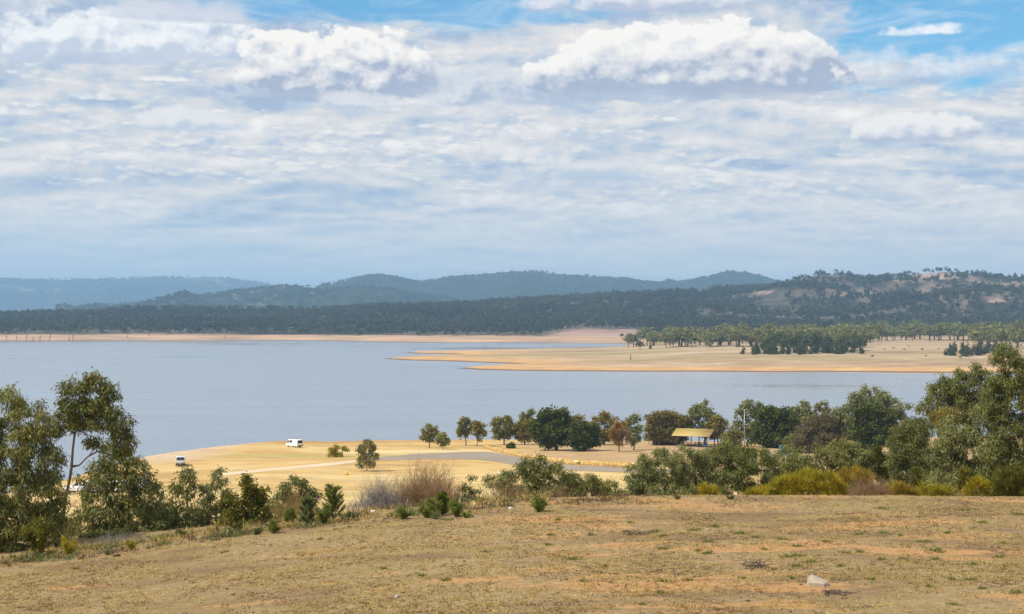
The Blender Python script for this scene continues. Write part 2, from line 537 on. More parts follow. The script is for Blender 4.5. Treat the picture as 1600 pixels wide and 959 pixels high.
def leaf_mat(name, c_dark, c_mid, c_light, rough=0.5, spec=0.35, trans=0.22, odd=None, odd_amt=0.06, clump=0.6):
    """Foliage: every leaf its own tint, slower drift from clump to clump, a few odd-coloured leaves."""
    m, g, b, out = new_mat(name)
    rnd = g.node('ShaderNodeNewGeometry').outputs['Random Per Island']
    oi = g.node('ShaderNodeObjectInfo')
    pos = g.node('ShaderNodeTexCoord').outputs['Object']
    n = g.noise(g.vadd(pos, g.vmul(oi.outputs['Location'], (0.37, 0.37, 0.37))), clump, 3, 0.5)
    f = g.add(g.mul(rnd, 0.55), g.add(g.mul(g.sub(n, 0.5), 1.3), g.add(0.22, g.mul(g.sub(oi.outputs['Random'], 0.5), 0.18))))
    c = g.ramp(f, [(0.0, c_dark), (0.5, c_mid), (1.0, c_light)])
    if odd:
        r2 = g.m('FRACT', g.mul(rnd, 37.7))
        c = g.mix(g.m('LESS_THAN', r2, odd_amt), c, odd)
    g.put(b.inputs['Base Color'], c)
    b.inputs['Roughness'].default_value = rough
    b.inputs['Specular IOR Level'].default_value = spec
    tr = g.node('ShaderNodeBsdfTranslucent')
    g.put(tr.inputs[0], g.mix(1.0, c, (1.1, 1.15, 0.6), 'MULTIPLY'))
    mx = g.node('ShaderNodeMixShader')
    mx.inputs[0].default_value = trans
    g.t.links.new(b.outputs[0], mx.inputs[1]); g.t.links.new(tr.outputs[0], mx.inputs[2])
    g.t.links.new(mx.outputs[0], out.inputs[0])
    return m


def mat_near_ground():
    m, g, b, _ = new_mat('dry_grassland')
    p = g.node('ShaderNodeTexCoord').outputs['Object']
    x, y, z = g.xyz(p)
    n1 = g.noise(p, 0.16, 4, 0.55)
    n2 = g.noise(p, 0.75, 5, 0.6)
    n3 = g.noise(g.vmul(p, (1, 0.7, 1)), 7.0, 6, 0.68)
    n4 = g.noise(p, 34.0, 3, 0.6)
    straw = g.ramp(n3, [(0.25, (0.13, 0.078, 0.034)), (0.48, (0.31, 0.208, 0.094)), (0.75, (0.56, 0.415, 0.215))])
    pale = g.ramp(n2, [(0.3, (0.24, 0.155, 0.074)), (0.7, (0.40, 0.285, 0.132))])
    c = g.mix(0.45, straw, pale)
    olive = g.smooth(g.noise(g.vadd(p, (9, 4, 0)), 0.33, 4, 0.6), 0.5, 0.66)
    c = g.mix(g.mul(olive, 0.35), c, (0.29, 0.225, 0.070))
    brown = g.smooth(g.add(g.noise(g.vadd(g.vmul(p, (0.6, 1, 1)), (3, 14, 0)), 0.42, 5, 0.62), g.mul(g.sub(n3, 0.5), 0.35)), 0.48, 0.68)
    c = g.mix(g.mul(brown, 0.7), c, (0.175, 0.103, 0.055))
    bare_n = g.add(g.noise(g.vadd(g.vmul(p, (0.55, 1.2, 1)), (31, 7, 0)), 0.5, 5, 0.6), g.mul(g.sub(n3, 0.5), 0.22))
    bare_zone = g.smooth(x, -5.0, 2.0, 0.0, 0.085)
    bare = g.smooth(g.add(bare_n, bare_zone), 0.60, 0.70)
    c = g.mix(g.mul(bare, 0.85), c, g.ramp(n3, [(0.2, (0.40, 0.205, 0.078)), (0.8, (0.58, 0.325, 0.14))]))
    speck = g.smooth(g.add(n4, g.mul(g.sub(n2, 0.5), 0.25)), 0.60, 0.70)
    c = g.mix(g.mul(speck, 0.6), c, (0.10, 0.066, 0.036))
    # the flat park land below the slope: burnt yellow lawn over orange earth
    k1 = g.noise(g.vmul(p, (0.35, 1, 1)), 0.05, 5, 0.6)
    k2 = g.noise(g.vmul(p, (0.5, 1, 1)), 0.35, 6, 0.65)
    lawn = g.ramp(g.add(g.mul(k1, 0.6), g.mul(k2, 0.4)), [(0.36, (0.36, 0.20, 0.068)), (0.46, (0.52, 0.33, 0.118)), (0.54, (0.60, 0.42, 0.175)), (0.66, (0.69, 0.53, 0.28))])
    fine = g.noise(p, 2.2, 5, 0.7)
    lawn = g.mix(g.mul(g.smooth(fine, 0.52, 0.68), 0.45), lawn, (0.30, 0.19, 0.085))
    scuff = g.smooth(g.noise(g.vadd(g.vmul(p, (0.22, 1, 1)), (77, 5, 0)), 0.13, 6, 0.7), 0.53, 0.64)
    lawn = g.mix(g.mul(scuff, 0.42), lawn, (0.33, 0.215, 0.095))
    green = g.smooth(g.noise(g.vadd(g.vmul(p, (0.3, 1, 1)), (5, 50, 0)), 0.045, 4, 0.6), 0.54, 0.68)
    lawn = g.mix(g.mul(green, 0.5), lawn, (0.34, 0.30, 0.10))
    mound = g.mul(g.smooth(g.add(x, g.mul(g.sub(k1, 0.5), 14.0)), -4.0, 10.0), g.smooth(y, 262.0, 285.0))
    lawn = g.mix(g.mul(mound, 0.88), lawn, g.ramp(k2, [(0.3, (0.33, 0.205, 0.105)), (0.7, (0.50, 0.325, 0.165))]))
    stony = g.mul(g.smooth(x, -50.0, -62.0), g.smooth(y, 270.0, 300.0))
    lawn = g.mix(g.mul(stony, 0.6), lawn, g.ramp(fine, [(0.35, (0.42, 0.30, 0.20)), (0.65, (0.70, 0.55, 0.42))]))
    c = g.mix(g.smooth(y, 58.0, 110.0), c, lawn)
    wet = g.smooth(z, 0.9, 0.1)
    c = g.mix(g.mul(wet, 0.6), c, (0.22, 0.15, 0.09))
    g.put(b.inputs['Base Color'], c)
    b.inputs['Roughness'].default_value = 0.95
    b.inputs['Specular IOR Level'].default_value = 0.12
    bp = g.node('ShaderNodeBump')
    bp.inputs['Strength'].default_value = 0.9
    bp.inputs['Distance'].default_value = 0.09
    g.put(bp.inputs['Height'], g.add(g.add(n3, g.mul(n4, 0.35)), g.mul(n2, 0.6)))
    g.put(b.inputs['Normal'], bp.outputs[0])
    return m


def mat_peninsula():
    m, g, b, _ = new_mat('peninsula_grassland')
    p = g.node('ShaderNodeTexCoord').outputs['Object']
    x, y, z = g.xyz(p)
    k1 = g.noise(g.vmul(p, (0.25, 1, 1)), 0.012, 5, 0.6)
    k2 = g.noise(g.vmul(p, (0.5, 1, 1)), 0.09, 6, 0.68)
    grass = g.ramp(g.add(g.mul(k1, 0.55), g.mul(k2, 0.45)), [(0.38, (0.22, 0.142, 0.076)), (0.48, (0.35, 0.240, 0.135)), (0.54, (0.42, 0.300, 0.180)), (0.64, (0.52, 0.39, 0.25))])
    rub = g.smooth(g.noise(g.vmul(p, (0.6, 1, 1)), 0.35, 4, 0.7), 0.57, 0.66)
    grass = g.mix(g.mul(rub, 0.45), grass, (0.17, 0.12, 0.07))
    green = g.smooth(g.noise(g.vadd(g.vmul(p, (0.2, 1, 1)), (400, 90, 0)), 0.012, 4, 0.6), 0.53, 0.64)
    grass = g.mix(g.mul(green, g.smooth(x, 260.0, -20.0, 0.1, 0.7)), grass, (0.27, 0.24, 0.07))
    earth = g.ramp(k2, [(0.3, (0.40, 0.225, 0.095)), (0.7, (0.62, 0.375, 0.16))])
    shore = g.smooth(g.add(z, g.mul(g.sub(k1, 0.5), 2.5)), 2.9, 1.2)
    c = g.mix(shore, grass, earth)
    c = g.mix(g.smooth(z, 0.75, 0.15), c, (0.15, 0.095, 0.055))
    g.put(b.inputs['Base Color'], c)
    b.inputs['Roughness'].default_value = 0.95
    b.inputs['Specular IOR Level'].default_value = 0.1
    return m


def mat_hill(name, floor_a, floor_b, wood, bare, wood_amt, scale, wscale):
    m, g, b, _ = new_mat(name)
    p = g.node('ShaderNodeTexCoord').outputs['Object']
    x, y, z = g.xyz(p)
    k = g.noise(p, scale, 6, 0.62)
    c = g.ramp(k, [(0.3, floor_a), (0.7, floor_b)])
    wn = g.noise(g.vadd(p, (70, 30, 0)), scale * 0.6, 5, 0.62, 0.3)
    wd = g.smooth(wn, wood_amt + 0.07, wood_amt - 0.05)
    v = g.noise(p, wscale, 4, 0.75)
    tree = g.ramp(v, [(0.3, tuple(q * 0.45 for q in wood)), (0.65, wood)])
    c = g.mix(wd, c, tree)
    at = g.node('ShaderNodeAttribute', attribute_name='open_ground')
    c = g.mix(at.outputs['Fac'], c, g.ramp(k, [(0.3, (0.30, 0.185, 0.135)), (0.7, (0.46, 0.31, 0.23))]))
    beach = g.smooth(g.add(z, g.mul(g.sub(k, 0.5), 3.0)), 6.6, 4.8)
    c = g.mix(beach, c, g.mix(g.smooth(g.noise(g.vmul(p, (0.35, 1, 1)), 0.03, 5, 0.65), 0.38, 0.62), tuple(q * 0.72 for q in bare), tuple(q * 1.12 for q in bare)))
    c = g.mix(g.smooth(z, 0.6, 0.2), c, tuple(q * 0.4 for q in bare))
    g.put(b.inputs['Base Color'], c)
    b.inputs['Roughness'].default_value = 0.95
    b.inputs['Specular IOR Level'].default_value = 0.05
    bp = g.node('ShaderNodeBump'); bp.inputs['Strength'].default_value = 1.0; bp.inputs['Distance'].default_value = 0.35 / wscale
    g.put(bp.inputs['Height'], g.mul(v, wd)); g.put(b.inputs['Normal'], bp.outputs[0])
    return m


def mat_water():
    m, g, b, out = new_mat('lake_water')
    p = g.node('ShaderNodeTexCoord').outputs['Object']
    n1 = g.noise(g.vmul(p, (0.5, 1, 1)), 0.9, 3, 0.6)
    n2 = g.noise(g.vmul(p, (0.35, 1, 1)), 0.14, 4, 0.6)
    slick = g.noise(g.vadd(g.vmul(p, (0.45, 0.55, 1)), g.vmul(g.noise(p, 0.004, 3, 0.5, 0, color=True), (260, 260, 0))), 0.006, 5, 0.58)
    calm = g.smooth(slick, 0.50, 0.66)
    dark = g.smooth(g.noise(g.vadd(g.vmul(p, (0.25, 1, 1)), (900, 40, 0)), 0.012, 4, 0.6), 0.57, 0.70)
    b.inputs['Base Color'].default_value = (0.205, 0.23, 0.262, 1)
    b.inputs['IOR'].default_value = 1.33
    lanes = g.noise(g.vmul(p, (0.22, 1, 1)), 0.035, 5, 0.62)
    g.put(b.inputs['Specular IOR Level'], g.add(g.add(0.42, g.mul(calm, 0.45)), g.mul(dark, -0.3)))
    g.put(b.inputs['Roughness'], g.add(g.mul(calm, -0.13), g.add(0.20, g.mul(dark, 0.10))))
    bp = g.node('ShaderNodeBump')
    bp.inputs['Distance'].default_value = 0.20
    g.put(bp.inputs['Strength'], g.m('MAXIMUM', g.add(g.add(g.mul(calm, -0.30), g.mul(g.sub(lanes, 0.5), 2.4)), g.add(0.42, g.mul(dark, 0.55))), 0.03))
    g.put(bp.inputs['Height'], g.add(n1, g.mul(n2, 1.6)))
    g.put(b.inputs['Normal'], bp.outputs[0])
    return m


M = {}
M['ground'] = mat_near_ground()
M['pen'] = mat_peninsula()
M['water'] = mat_water()
M['hill'] = mat_hill('wooded_hill', (0.085, 0.072, 0.050), (0.15, 0.118, 0.080), (0.05, 0.052, 0.034), (0.47, 0.305, 0.185), 0.45, 0.006, 0.16)
M['range_mid'] = mat_hill('mid_range', (0.24, 0.17, 0.11), (0.42, 0.30, 0.21), (0.05, 0.06, 0.038), (0.42, 0.30, 0.20), 0.60, 0.0042, 0.05)
M['range_blue'] = mat_hill('blue_range', (0.12, 0.10, 0.075), (0.25, 0.19, 0.14), (0.034, 0.042, 0.03), (0.3, 0.22, 0.15), 0.70, 0.0030, 0.04)
M['range_far'] = mat_hill('far_range', (0.17, 0.14, 0.10), (0.34, 0.27, 0.19), (0.05, 0.058, 0.04), (0.3, 0.22, 0.15), 0.56, 0.0022, 0.02)

# ------------------------------------------------------------------ the large structure
ys = np.concatenate([np.linspace(-30, 18, 40, endpoint=False), np.linspace(18, 50, 170, endpoint=False), np.geomspace(50, 440, 260)])
X, Y = fan(-260, 1860, 420, ys, apex=34.0)
Z = near_z(X, Y)
sheet('ground', X, Y, Z, M['ground'], keep=Z > -3)

# lake bed and land to the horizon, under everything
X, Y = fan(-2000, 3600, 60, np.array([180.0, 400, 900, 2000, 4000, 8000, 17500]))
sheet('lake_bed', X, Y, np.full_like(X, -4.0), plain('lake_bed_mud', (0.16, 0.12, 0.08), 0.9))
X, Y = fan(-1300, 2900, 40, np.array([120.0, 200, 300, 450, 700, 1100, 1800, 3000]), apex=60)
sheet('lake_water', X, Y, np.zeros_like(X), M['water'])

ys = np.geomspace(840, 2050, 330)
X, Y = fan(520, 1900, 480, ys)
Z = pen_z(X, Y)
sheet('peninsula', X, Y, Z, M['pen'], keep=Z > -0.6)

ys = np.concatenate([np.geomspace(1640, 2200, 90, endpoint=False), np.geomspace(2200, 4400, 130)])
X, Y = fan(-400, 2000, 420, ys)
Z = hf_z(X, Y)
_o = sheet('wooded_hill', X, Y, Z, M['hill'], keep=Z > -1)


def in_bare(px, py):
    """Treeless ground on the hill, where the pinkish earth shows."""
    r = np.zeros(np.shape(px))
    for cx, cy, rx, ry in ((1458, 431, 40, 5), (1405, 438, 16, 1.6), (1096, 458.5, 14, 1.8), (1190, 457, 30, 1.3), (1330, 461, 40, 1.6), (1310, 460, 16, 2.2),
                           (1500, 460, 22, 1.6), (1560, 470, 16, 3), (1530, 447, 20, 1.5), (925, 523, 62, 9.5), (980, 517, 20, 4)):
        r = np.maximum(r, 1.3 - np.sqrt(((px - cx) / rx) ** 2 + ((py - cy) / ry) ** 2) + 0.25 * vnoise(np.asarray(px) * .09, np.asarray(py) * .5, 9))
    hill = 0.5 * sstep(px, 1180, 1420) * sstep(py, 480, 462) * sstep(vnoise(np.asarray(px) * .03, np.asarray(py) * .12, 19), -0.15, 0.35)
    return np.maximum(np.clip(r * 2.2, 0, 1), hill)


_a = _o.data.attributes.new('open_ground', 'FLOAT', 'POINT')
_a.data.foreach_set('value', in_bare(800 + X / Y * F, 492 + (EYE - Z) / Y * F).astype(np.float32).ravel())

ys = np.geomspace(3900, 6300, 110)
X, Y = fan(-100, 860, 420, ys)
Z = range_z(X, Y, HM, 3900, 5200, 6300, 60, 75, 9)
sheet('middle_hills', X, Y, Z, M['range_mid'], keep=Z > -4)
ys = np.geomspace(5300, 8200, 110)
X, Y = fan(400, 1360, 480, ys)
sheet('blue_hills', X, Y, range_z(X, Y, HB, 5300, 6900, 8200, 71, 120, 9), M['range_blue'])
ys = np.geomspace(10000, 14400, 90)
X, Y = fan(-300, 700, 360, ys)
sheet('distant_ridge', X, Y, range_z(X, Y, HD, 10000, 12500, 14400, 83, 130, 8), M['range_far'])

# the air: one even box of haze round everything
hz, g, b, out = new_mat('haze')
hz.node_tree.nodes.remove(b)
vol = g.node('ShaderNodeVolumePrincipled')
vol.inputs['Color'].default_value = (0.43, 0.71, 1.0, 1)
vol.inputs['Density'].default_value = 1.15e-4
vol.inputs['Anisotropy'].default_value = 0.0
g.t.links.new(vol.outputs[0], out.inputs['Volume'])
vx = np.array([[x, y, z] for z in (-5.0, 372.0) for y in (-80.0, 17800.0) for x in (-21000.0, 21000.0)])
vf = np.array([[0, 2, 3, 1], [4, 5, 7, 6], [0, 1, 5, 4], [2, 6, 7, 3], [0, 4, 6, 2], [1, 3, 7, 5]])
haze = link('haze', mesh_np('haze', vx, vf), hz)
tag(haze, kind='stuff')

# ------------------------------------------------------------------ plant building
def unit(v):
    return v / np.maximum(np.linalg.norm(v, axis=-1, keepdims=True), 1e-9)


def rand_dirs(rng, n):
    return unit(rng.normal(size=(n, 3)))


def tubes(p0, r0, p1, r1, sides=5):
    """Tapered tubes for many segments at once."""
    p0 = np.asarray(p0, float); p1 = np.asarray(p1, float)
    r0 = np.asarray(r0, float)[:, None, None]; r1 = np.asarray(r1, float)[:, None, None]
    ax = unit(p1 - p0)
    ref = np.where(np.abs(ax[:, 2:3]) > 0.9, np.array([[1.0, 0, 0]]), np.array([[0, 0, 1.0]]))
    s = unit(np.cross(ax, ref)); t = np.cross(ax, s)
    a = np.linspace(0, 2 * np.pi, sides, endpoint=False)
    ring = s[:, None, :] * np.cos(a)[None, :, None] + t[:, None, :] * np.sin(a)[None, :, None]
    v = np.concatenate([p0[:, None, :] + ring * r0, p1[:, None, :] + ring * r1], 1).reshape(-1, 3)
    n = len(p0); k = np.arange(sides); k2 = (k + 1) % sides
    q = np.stack([k, k2, k2 + sides, k + sides], -1)[None] + (np.arange(n) * 2 * sides)[:, None, None]
    return v, q.reshape(-1, 4)


def leaf_quads(c, axis, side, L, w):
    """Pointed four-cornered leaves."""
    L = np.asarray(L)[:, None]; w = np.asarray(w)[:, None]
    m = c + axis * L * 0.42
    v = np.stack([c, m + side * w * 0.5, c + axis * L, m - side * w * 0.5], 1).reshape(-1, 3)
    return v, np.arange(len(c) * 4).reshape(-1, 4)


def leaf_axes(rng, n, mode, out):
    r = rand_dirs(rng, n)
    if mode == 'gum':
        a = unit(r * 0.75 + np.array([0, 0, -0.85]) + out * 0.25)
    elif mode == 'up':
        a = unit(r * 0.6 + np.array([0, 0, 0.8]) + out * 0.5)
    elif mode == 'needle':
        a = unit(r * 0.55 + np.array([0, 0, 0.35]) + out * 0.55)
    else:
        a = unit(r + out * 0.5)
    s = unit(np.cross(a, rand_dirs(rng, n)))
    return a, s


def skeleton(rng, clumps, trunk, r_trunk, r_tip=0.006, forks=()):
    """Branches: each leaf clump is joined by a bent limb to the nearest lower node of what has grown already."""
    nodes = [np.array(p, float) for p in trunk]
    par = [-1] + list(range(len(trunk) - 1))
    for k, path in forks:
        pr = k
        for q in path:
            nodes.append(np.array(q, float)); par.append(pr); pr = len(nodes) - 1
    order = np.argsort(np.linalg.norm(clumps - nodes[0], axis=1))
    ends = []
    for i in order:
        c = clumps[i]
        N = np.array(nodes)
        dz = np.maximum(0, N[:, 2] - c[2] + 0.15 * np.linalg.norm(c[:2] - N[:, :2], axis=1))
        k = int(np.argmin(np.linalg.norm(N - c, axis=1) + 1.8 * dz))
        a = N[k]; L = np.linalg.norm(c - a)
        prev = k
        for f in (0.33, 0.68):
            q = a + (c - a) * f + rng.normal(size=3) * L * 0.07 + np.array([0, 0, (0.10 if f < 0.5 else 0.05) * L * (1 if c[2] > a[2] else -0.5)])
            nodes.append(q); par.append(prev); prev = len(nodes) - 1
        nodes.append(c); par.append(prev); ends.append(len(nodes) - 1)
    cnt = np.zeros(len(nodes))
    for e in ends:
        k = e
        while k >= 0:
            cnt[k] += 1; k = par[k]
    N = np.array(nodes); tot = max(1, len(ends))
    rad = np.maximum(r_trunk * (np.maximum(cnt, 0.3) / tot) ** 0.55, r_tip)
    idx = np.array([i for i in range(len(nodes)) if par[i] >= 0]); pi = np.array(par)[idx]
    keep = cnt[idx] > 0
    idx, pi = idx[keep], pi[keep]
    r0 = np.where(pi == 0, rad[pi] * 1.15, np.minimum(rad[pi], rad[idx] * 1.6))
    return N[pi], r0, N[idx], rad[idx]


def plant_meshes(rng, name, clumps, crad, trunk, r_trunk, leaf, n_leaves, mode, sides=5, twigs=3, shell=0.5, flat=0.8, weights=None, droop=0.0, forks=()):
    p0, r0, p1, r1 = skeleton(rng, clumps, trunk, r_trunk, r_tip=max(0.004, leaf[1] * 0.12), forks=forks)
    if twigs:
        k = np.repeat(np.arange(len(clumps)), twigs)
        e = clumps[k] + rand_dirs(rng, len(k)) * crad[k][:, None] * rng.uniform(0.5, 1.0, (len(k), 1))
        p0 = np.concatenate([p0, clumps[k]]); p1 = np.concatenate([p1, e])
        rt = np.full(len(k), max(0.003, leaf[1] * 0.09))
        r0 = np.concatenate([r0, rt]); r1 = np.concatenate([r1, rt * 0.5])
    tv, tf = tubes(p0, r0, p1, r1, sides)
    w = crad ** 2 if weights is None else weights
    k = rng.choice(len(clumps), n_leaves, p=w / w.sum())
    d = rand_dirs(rng, n_leaves)
    rr = np.abs(rng.normal(shell, 0.33, n_leaves)).clip(0, 1.35)
    off = d * rr[:, None] * np.array([1, 1, flat])
    c = clumps[k] + off * crad[k][:, None]
    c[:, 2] -= droop * crad[k] * rng.uniform(0, 1, n_leaves)
    a, s = leaf_axes(rng, n_leaves, mode, d)
    L = leaf[0] * rng.uniform(0.65, 1.25, n_leaves); W = leaf[1] * rng.uniform(0.7, 1.25, n_leaves)
    lv, lf = leaf_quads(c, a, s, L, W)
    return (tv, tf), (lv, lf)


def px_clumps(rng, blobs, d, base, csize, depth=1.0, fill=1.0):
    """Leaf clumps inside ellipsoids given as photograph ellipses at depth d, relative to the plant's base."""
    C, R = [], []
    for bl in blobs:
        px, py, rx, ry = bl[:4]
        dz = bl[4] if len(bl) > 4 else 0.0
        c = P(px, py, d); k = d / F
        a = np.array([rx * k, rx * k * depth, ry * k])
        n = max(2, int(fill * 1.5 * (a[0] * a[2]) ** 1.0 / csize ** 2 + 0.5))
        q = rand_dirs(rng, n) * (rng.uniform(0.15, 1, (n, 1)) ** 0.45) * np.maximum(a - csize * 0.35, a * 0.4)
        C.append(q + np.array(c) + np.array([0, dz, 0]) - np.array(base))
        R.append(csize * rng.uniform(0.7, 1.25, n))
    return np.concatenate(C), np.concatenate(R)


def auto(x0, y0, x1, y1, n=5, seed=0, dome=False):
    r = np.random.default_rng(seed + 999)
    cx, cy, hx, hy = (x0 + x1) / 2, (y0 + y1) / 2, (x1 - x0) / 2, (y1 - y0) / 2
    out = []
    for i in range(n):
        a = 2 * math.pi * (i + r.uniform(-0.3, 0.3)) / n
        f = r.uniform(0.42, 0.62)
        rx, ry = hx * r.uniform(0.26, 0.50), hy * r.uniform(0.26, 0.50)
        px, py = cx + math.cos(a) * (hx - rx) * f * 1.7, cy + math.sin(a) * (hy - ry) * f * 1.7
        if dome and py > cy: py = cy + (py - cy) * 0.6
        out.append((min(max(px, x0 + rx), x1 - rx), min(max(py, y0 + ry), y1 - ry), rx, ry))
    out.append((cx, cy, hx * 0.62, hy * 0.62))
    a = np.array(out)                            # fit the whole outline to the crown's real extent
    for c, q, lo, hi in ((0, 2, x0, x1), (1, 3, y0, y1)):
        l, h = (a[:, c] - a[:, q]).min(), (a[:, c] + a[:, q]).max()
        k = (hi - lo) * 1.04 / (h - l)
        a[:, c] = (lo + hi) / 2 + (a[:, c] - (l + h) / 2) * k; a[:, q] *= k
    return [tuple(q) for q in a]


bark_grey = plain('grey_bark', (0.22, 0.18, 0.14), 0.9, var=0.35, scale=9)
bark_brown = plain('brown_bark', (0.115, 0.082, 0.058), 0.9, var=0.35, scale=9)
bark_pale = plain('pale_bark', (0.40, 0.33, 0.26), 0.85, var=0.30, scale=6)

LM = {}
LM['gum'] = leaf_mat('gum_leaves', (0.0845, 0.0993, 0.0248), (0.1797, 0.1888, 0.0497), (0.3593, 0.3279, 0.0992), 0.5, 0.2, odd=(0.4227, 0.1988, 0.0433), odd_amt=0.03, clump=1.4)
LM['gum_blue'] = leaf_mat('blue_grey_gum_leaves', (0.0916, 0.1044, 0.0353), (0.1915, 0.1996, 0.0689), (0.3662, 0.3607, 0.1302), 0.5, 0.2, odd=(0.3995, 0.2764, 0.0630), odd_amt=0.03, clump=1.0)
LM['gum_olive'] = leaf_mat('olive_gum_leaves', (0.0747, 0.0852, 0.0220), (0.1495, 0.1599, 0.0409), (0.2759, 0.2687, 0.0765), 0.5, 0.2, odd=(0.2759, 0.1574, 0.0340), odd_amt=0.03, clump=1.0)
LM['dark'] = leaf_mat('dark_green_leaves', (0.0321, 0.0435, 0.0050), (0.0779, 0.0962, 0.0092), (0.1722, 0.1705, 0.0173), 0.5, 0.18, clump=0.8)
LM['bush'] = leaf_mat('deep_green_bush_leaves', (0.0605, 0.0632, 0.0066), (0.1343, 0.1290, 0.0130), (0.3030, 0.2305, 0.0294), 0.45, 0.18, clump=2.0)
LM['park'] = leaf_mat('park_tree_leaves', (0.1007, 0.1076, 0.0233), (0.2100, 0.2038, 0.0475), (0.3694, 0.3260, 0.0898), 0.5, 0.18, odd=(0.4197, 0.2445, 0.0528), odd_amt=0.07, clump=0.6)
LM['park_yellow'] = leaf_mat('yellowing_leaves', (0.1231, 0.1033, 0.0145), (0.2406, 0.1973, 0.0297), (0.3637, 0.2983, 0.0561), 0.5, 0.18, odd=(0.2995, 0.1606, 0.0264), odd_amt=0.1, clump=0.6)
LM['orange'] = leaf_mat('rust_orange_leaves', (0.1679, 0.0895, 0.0181), (0.3246, 0.1777, 0.0371), (0.4702, 0.2868, 0.0826), 0.55, 0.18, odd=(0.2238, 0.1950, 0.0413), odd_amt=0.15, clump=0.6)
LM['dome'] = leaf_mat('olive_brown_leaves', (0.0929, 0.0736, 0.0146), (0.2032, 0.1620, 0.0338), (0.3678, 0.2854, 0.0677), 0.5, 0.18, clump=0.5)
LM['feather'] = leaf_mat('pale_feathery_leaves', (0.1095, 0.1162, 0.0324), (0.2125, 0.2177, 0.0675), (0.3475, 0.3364, 0.1170), 0.5, 0.18, clump=0.5)
LM['purple'] = leaf_mat('purplish_brown_twigs', (0.0804, 0.0571, 0.0229), (0.1456, 0.1064, 0.0418), (0.2210, 0.1724, 0.0652), 0.6, 0.25, trans=0.1, odd=(0.1305, 0.1281, 0.0261), odd_amt=0.15, clump=0.5)
LM['broom'] = leaf_mat('yellow_broom_sprays', (0.1431, 0.1328, 0.0070), (0.3358, 0.2837, 0.0122), (0.5597, 0.4347, 0.0261), 0.5, 0.18, odd=(0.3731, 0.2053, 0.0261), odd_amt=0.1, clump=1.5)
LM['broom_orange'] = leaf_mat('orange_broom_sprays', (0.1741, 0.1063, 0.0104), (0.3607, 0.2173, 0.0217), (0.5224, 0.3381, 0.0435), 0.5, 0.18, odd=(0.2239, 0.2415, 0.0261), odd_amt=0.2, clump=1.5)
LM['weed'] = leaf_mat('weed_leaves', (0.0685, 0.0889, 0.0099), (0.1525, 0.1792, 0.0225), (0.3028, 0.3083, 0.0493), 0.5, 0.18, clump=4.0)
LM['weed_grey'] = leaf_mat('grey_green_weed_leaves', (0.0746, 0.0966, 0.0305), (0.1492, 0.1750, 0.0609), (0.2487, 0.2716, 0.1043), 0.5, 0.18, clump=4.0)
LM['tuft'] = leaf_mat('green_grass_blades', (0.0540, 0.0765, 0.0110), (0.1125, 0.1530, 0.0236), (0.2138, 0.2348, 0.0511), 0.5, 0.18, odd=(0.3376, 0.2513, 0.0708), odd_amt=0.16, clump=6.0)
LM['straw'] = leaf_mat('dry_straw', (0.2585, 0.1624, 0.0564), (0.4654, 0.3249, 0.1137), (0.7240, 0.5496, 0.2185), 0.7, 0.2, clump=0.8)
LM['pen'] = leaf_mat('far_tree_leaves', (0.0827, 0.0898, 0.0266), (0.1898, 0.1843, 0.0532), (0.3528, 0.3024, 0.0887), 0.6, 0.2, clump=0.25)
LM['pen_dark'] = leaf_mat('far_pine_leaves', (0.0336, 0.0489, 0.0146), (0.0783, 0.0979, 0.0271), (0.1641, 0.1597, 0.0438), 0.6, 0.2, clump=0.25)
LM['forest'] = leaf_mat('forest_leaves', (0.0205, 0.0253, 0.0111), (0.0486, 0.0527, 0.0222), (0.0981, 0.0953, 0.0405), 0.6, 0.15, clump=0.006)
LM['range'] = leaf_mat('range_leaves', (0.0281, 0.0463, 0.0260), (0.0647, 0.0912, 0.0478), (0.1337, 0.1656, 0.0835), 0.6, 0.1, clump=0.01)
LM['twig_brown'] = plain('dry_brown_twigs', (0.29, 0.18, 0.085), 0.9, var=0.3, scale=5)
LM['twig_grey'] = plain('dry_grey_twigs', (0.26, 0.235, 0.215), 0.9, var=0.3, scale=5)

_seed = [100]
SH = ('stem', 'foliage')


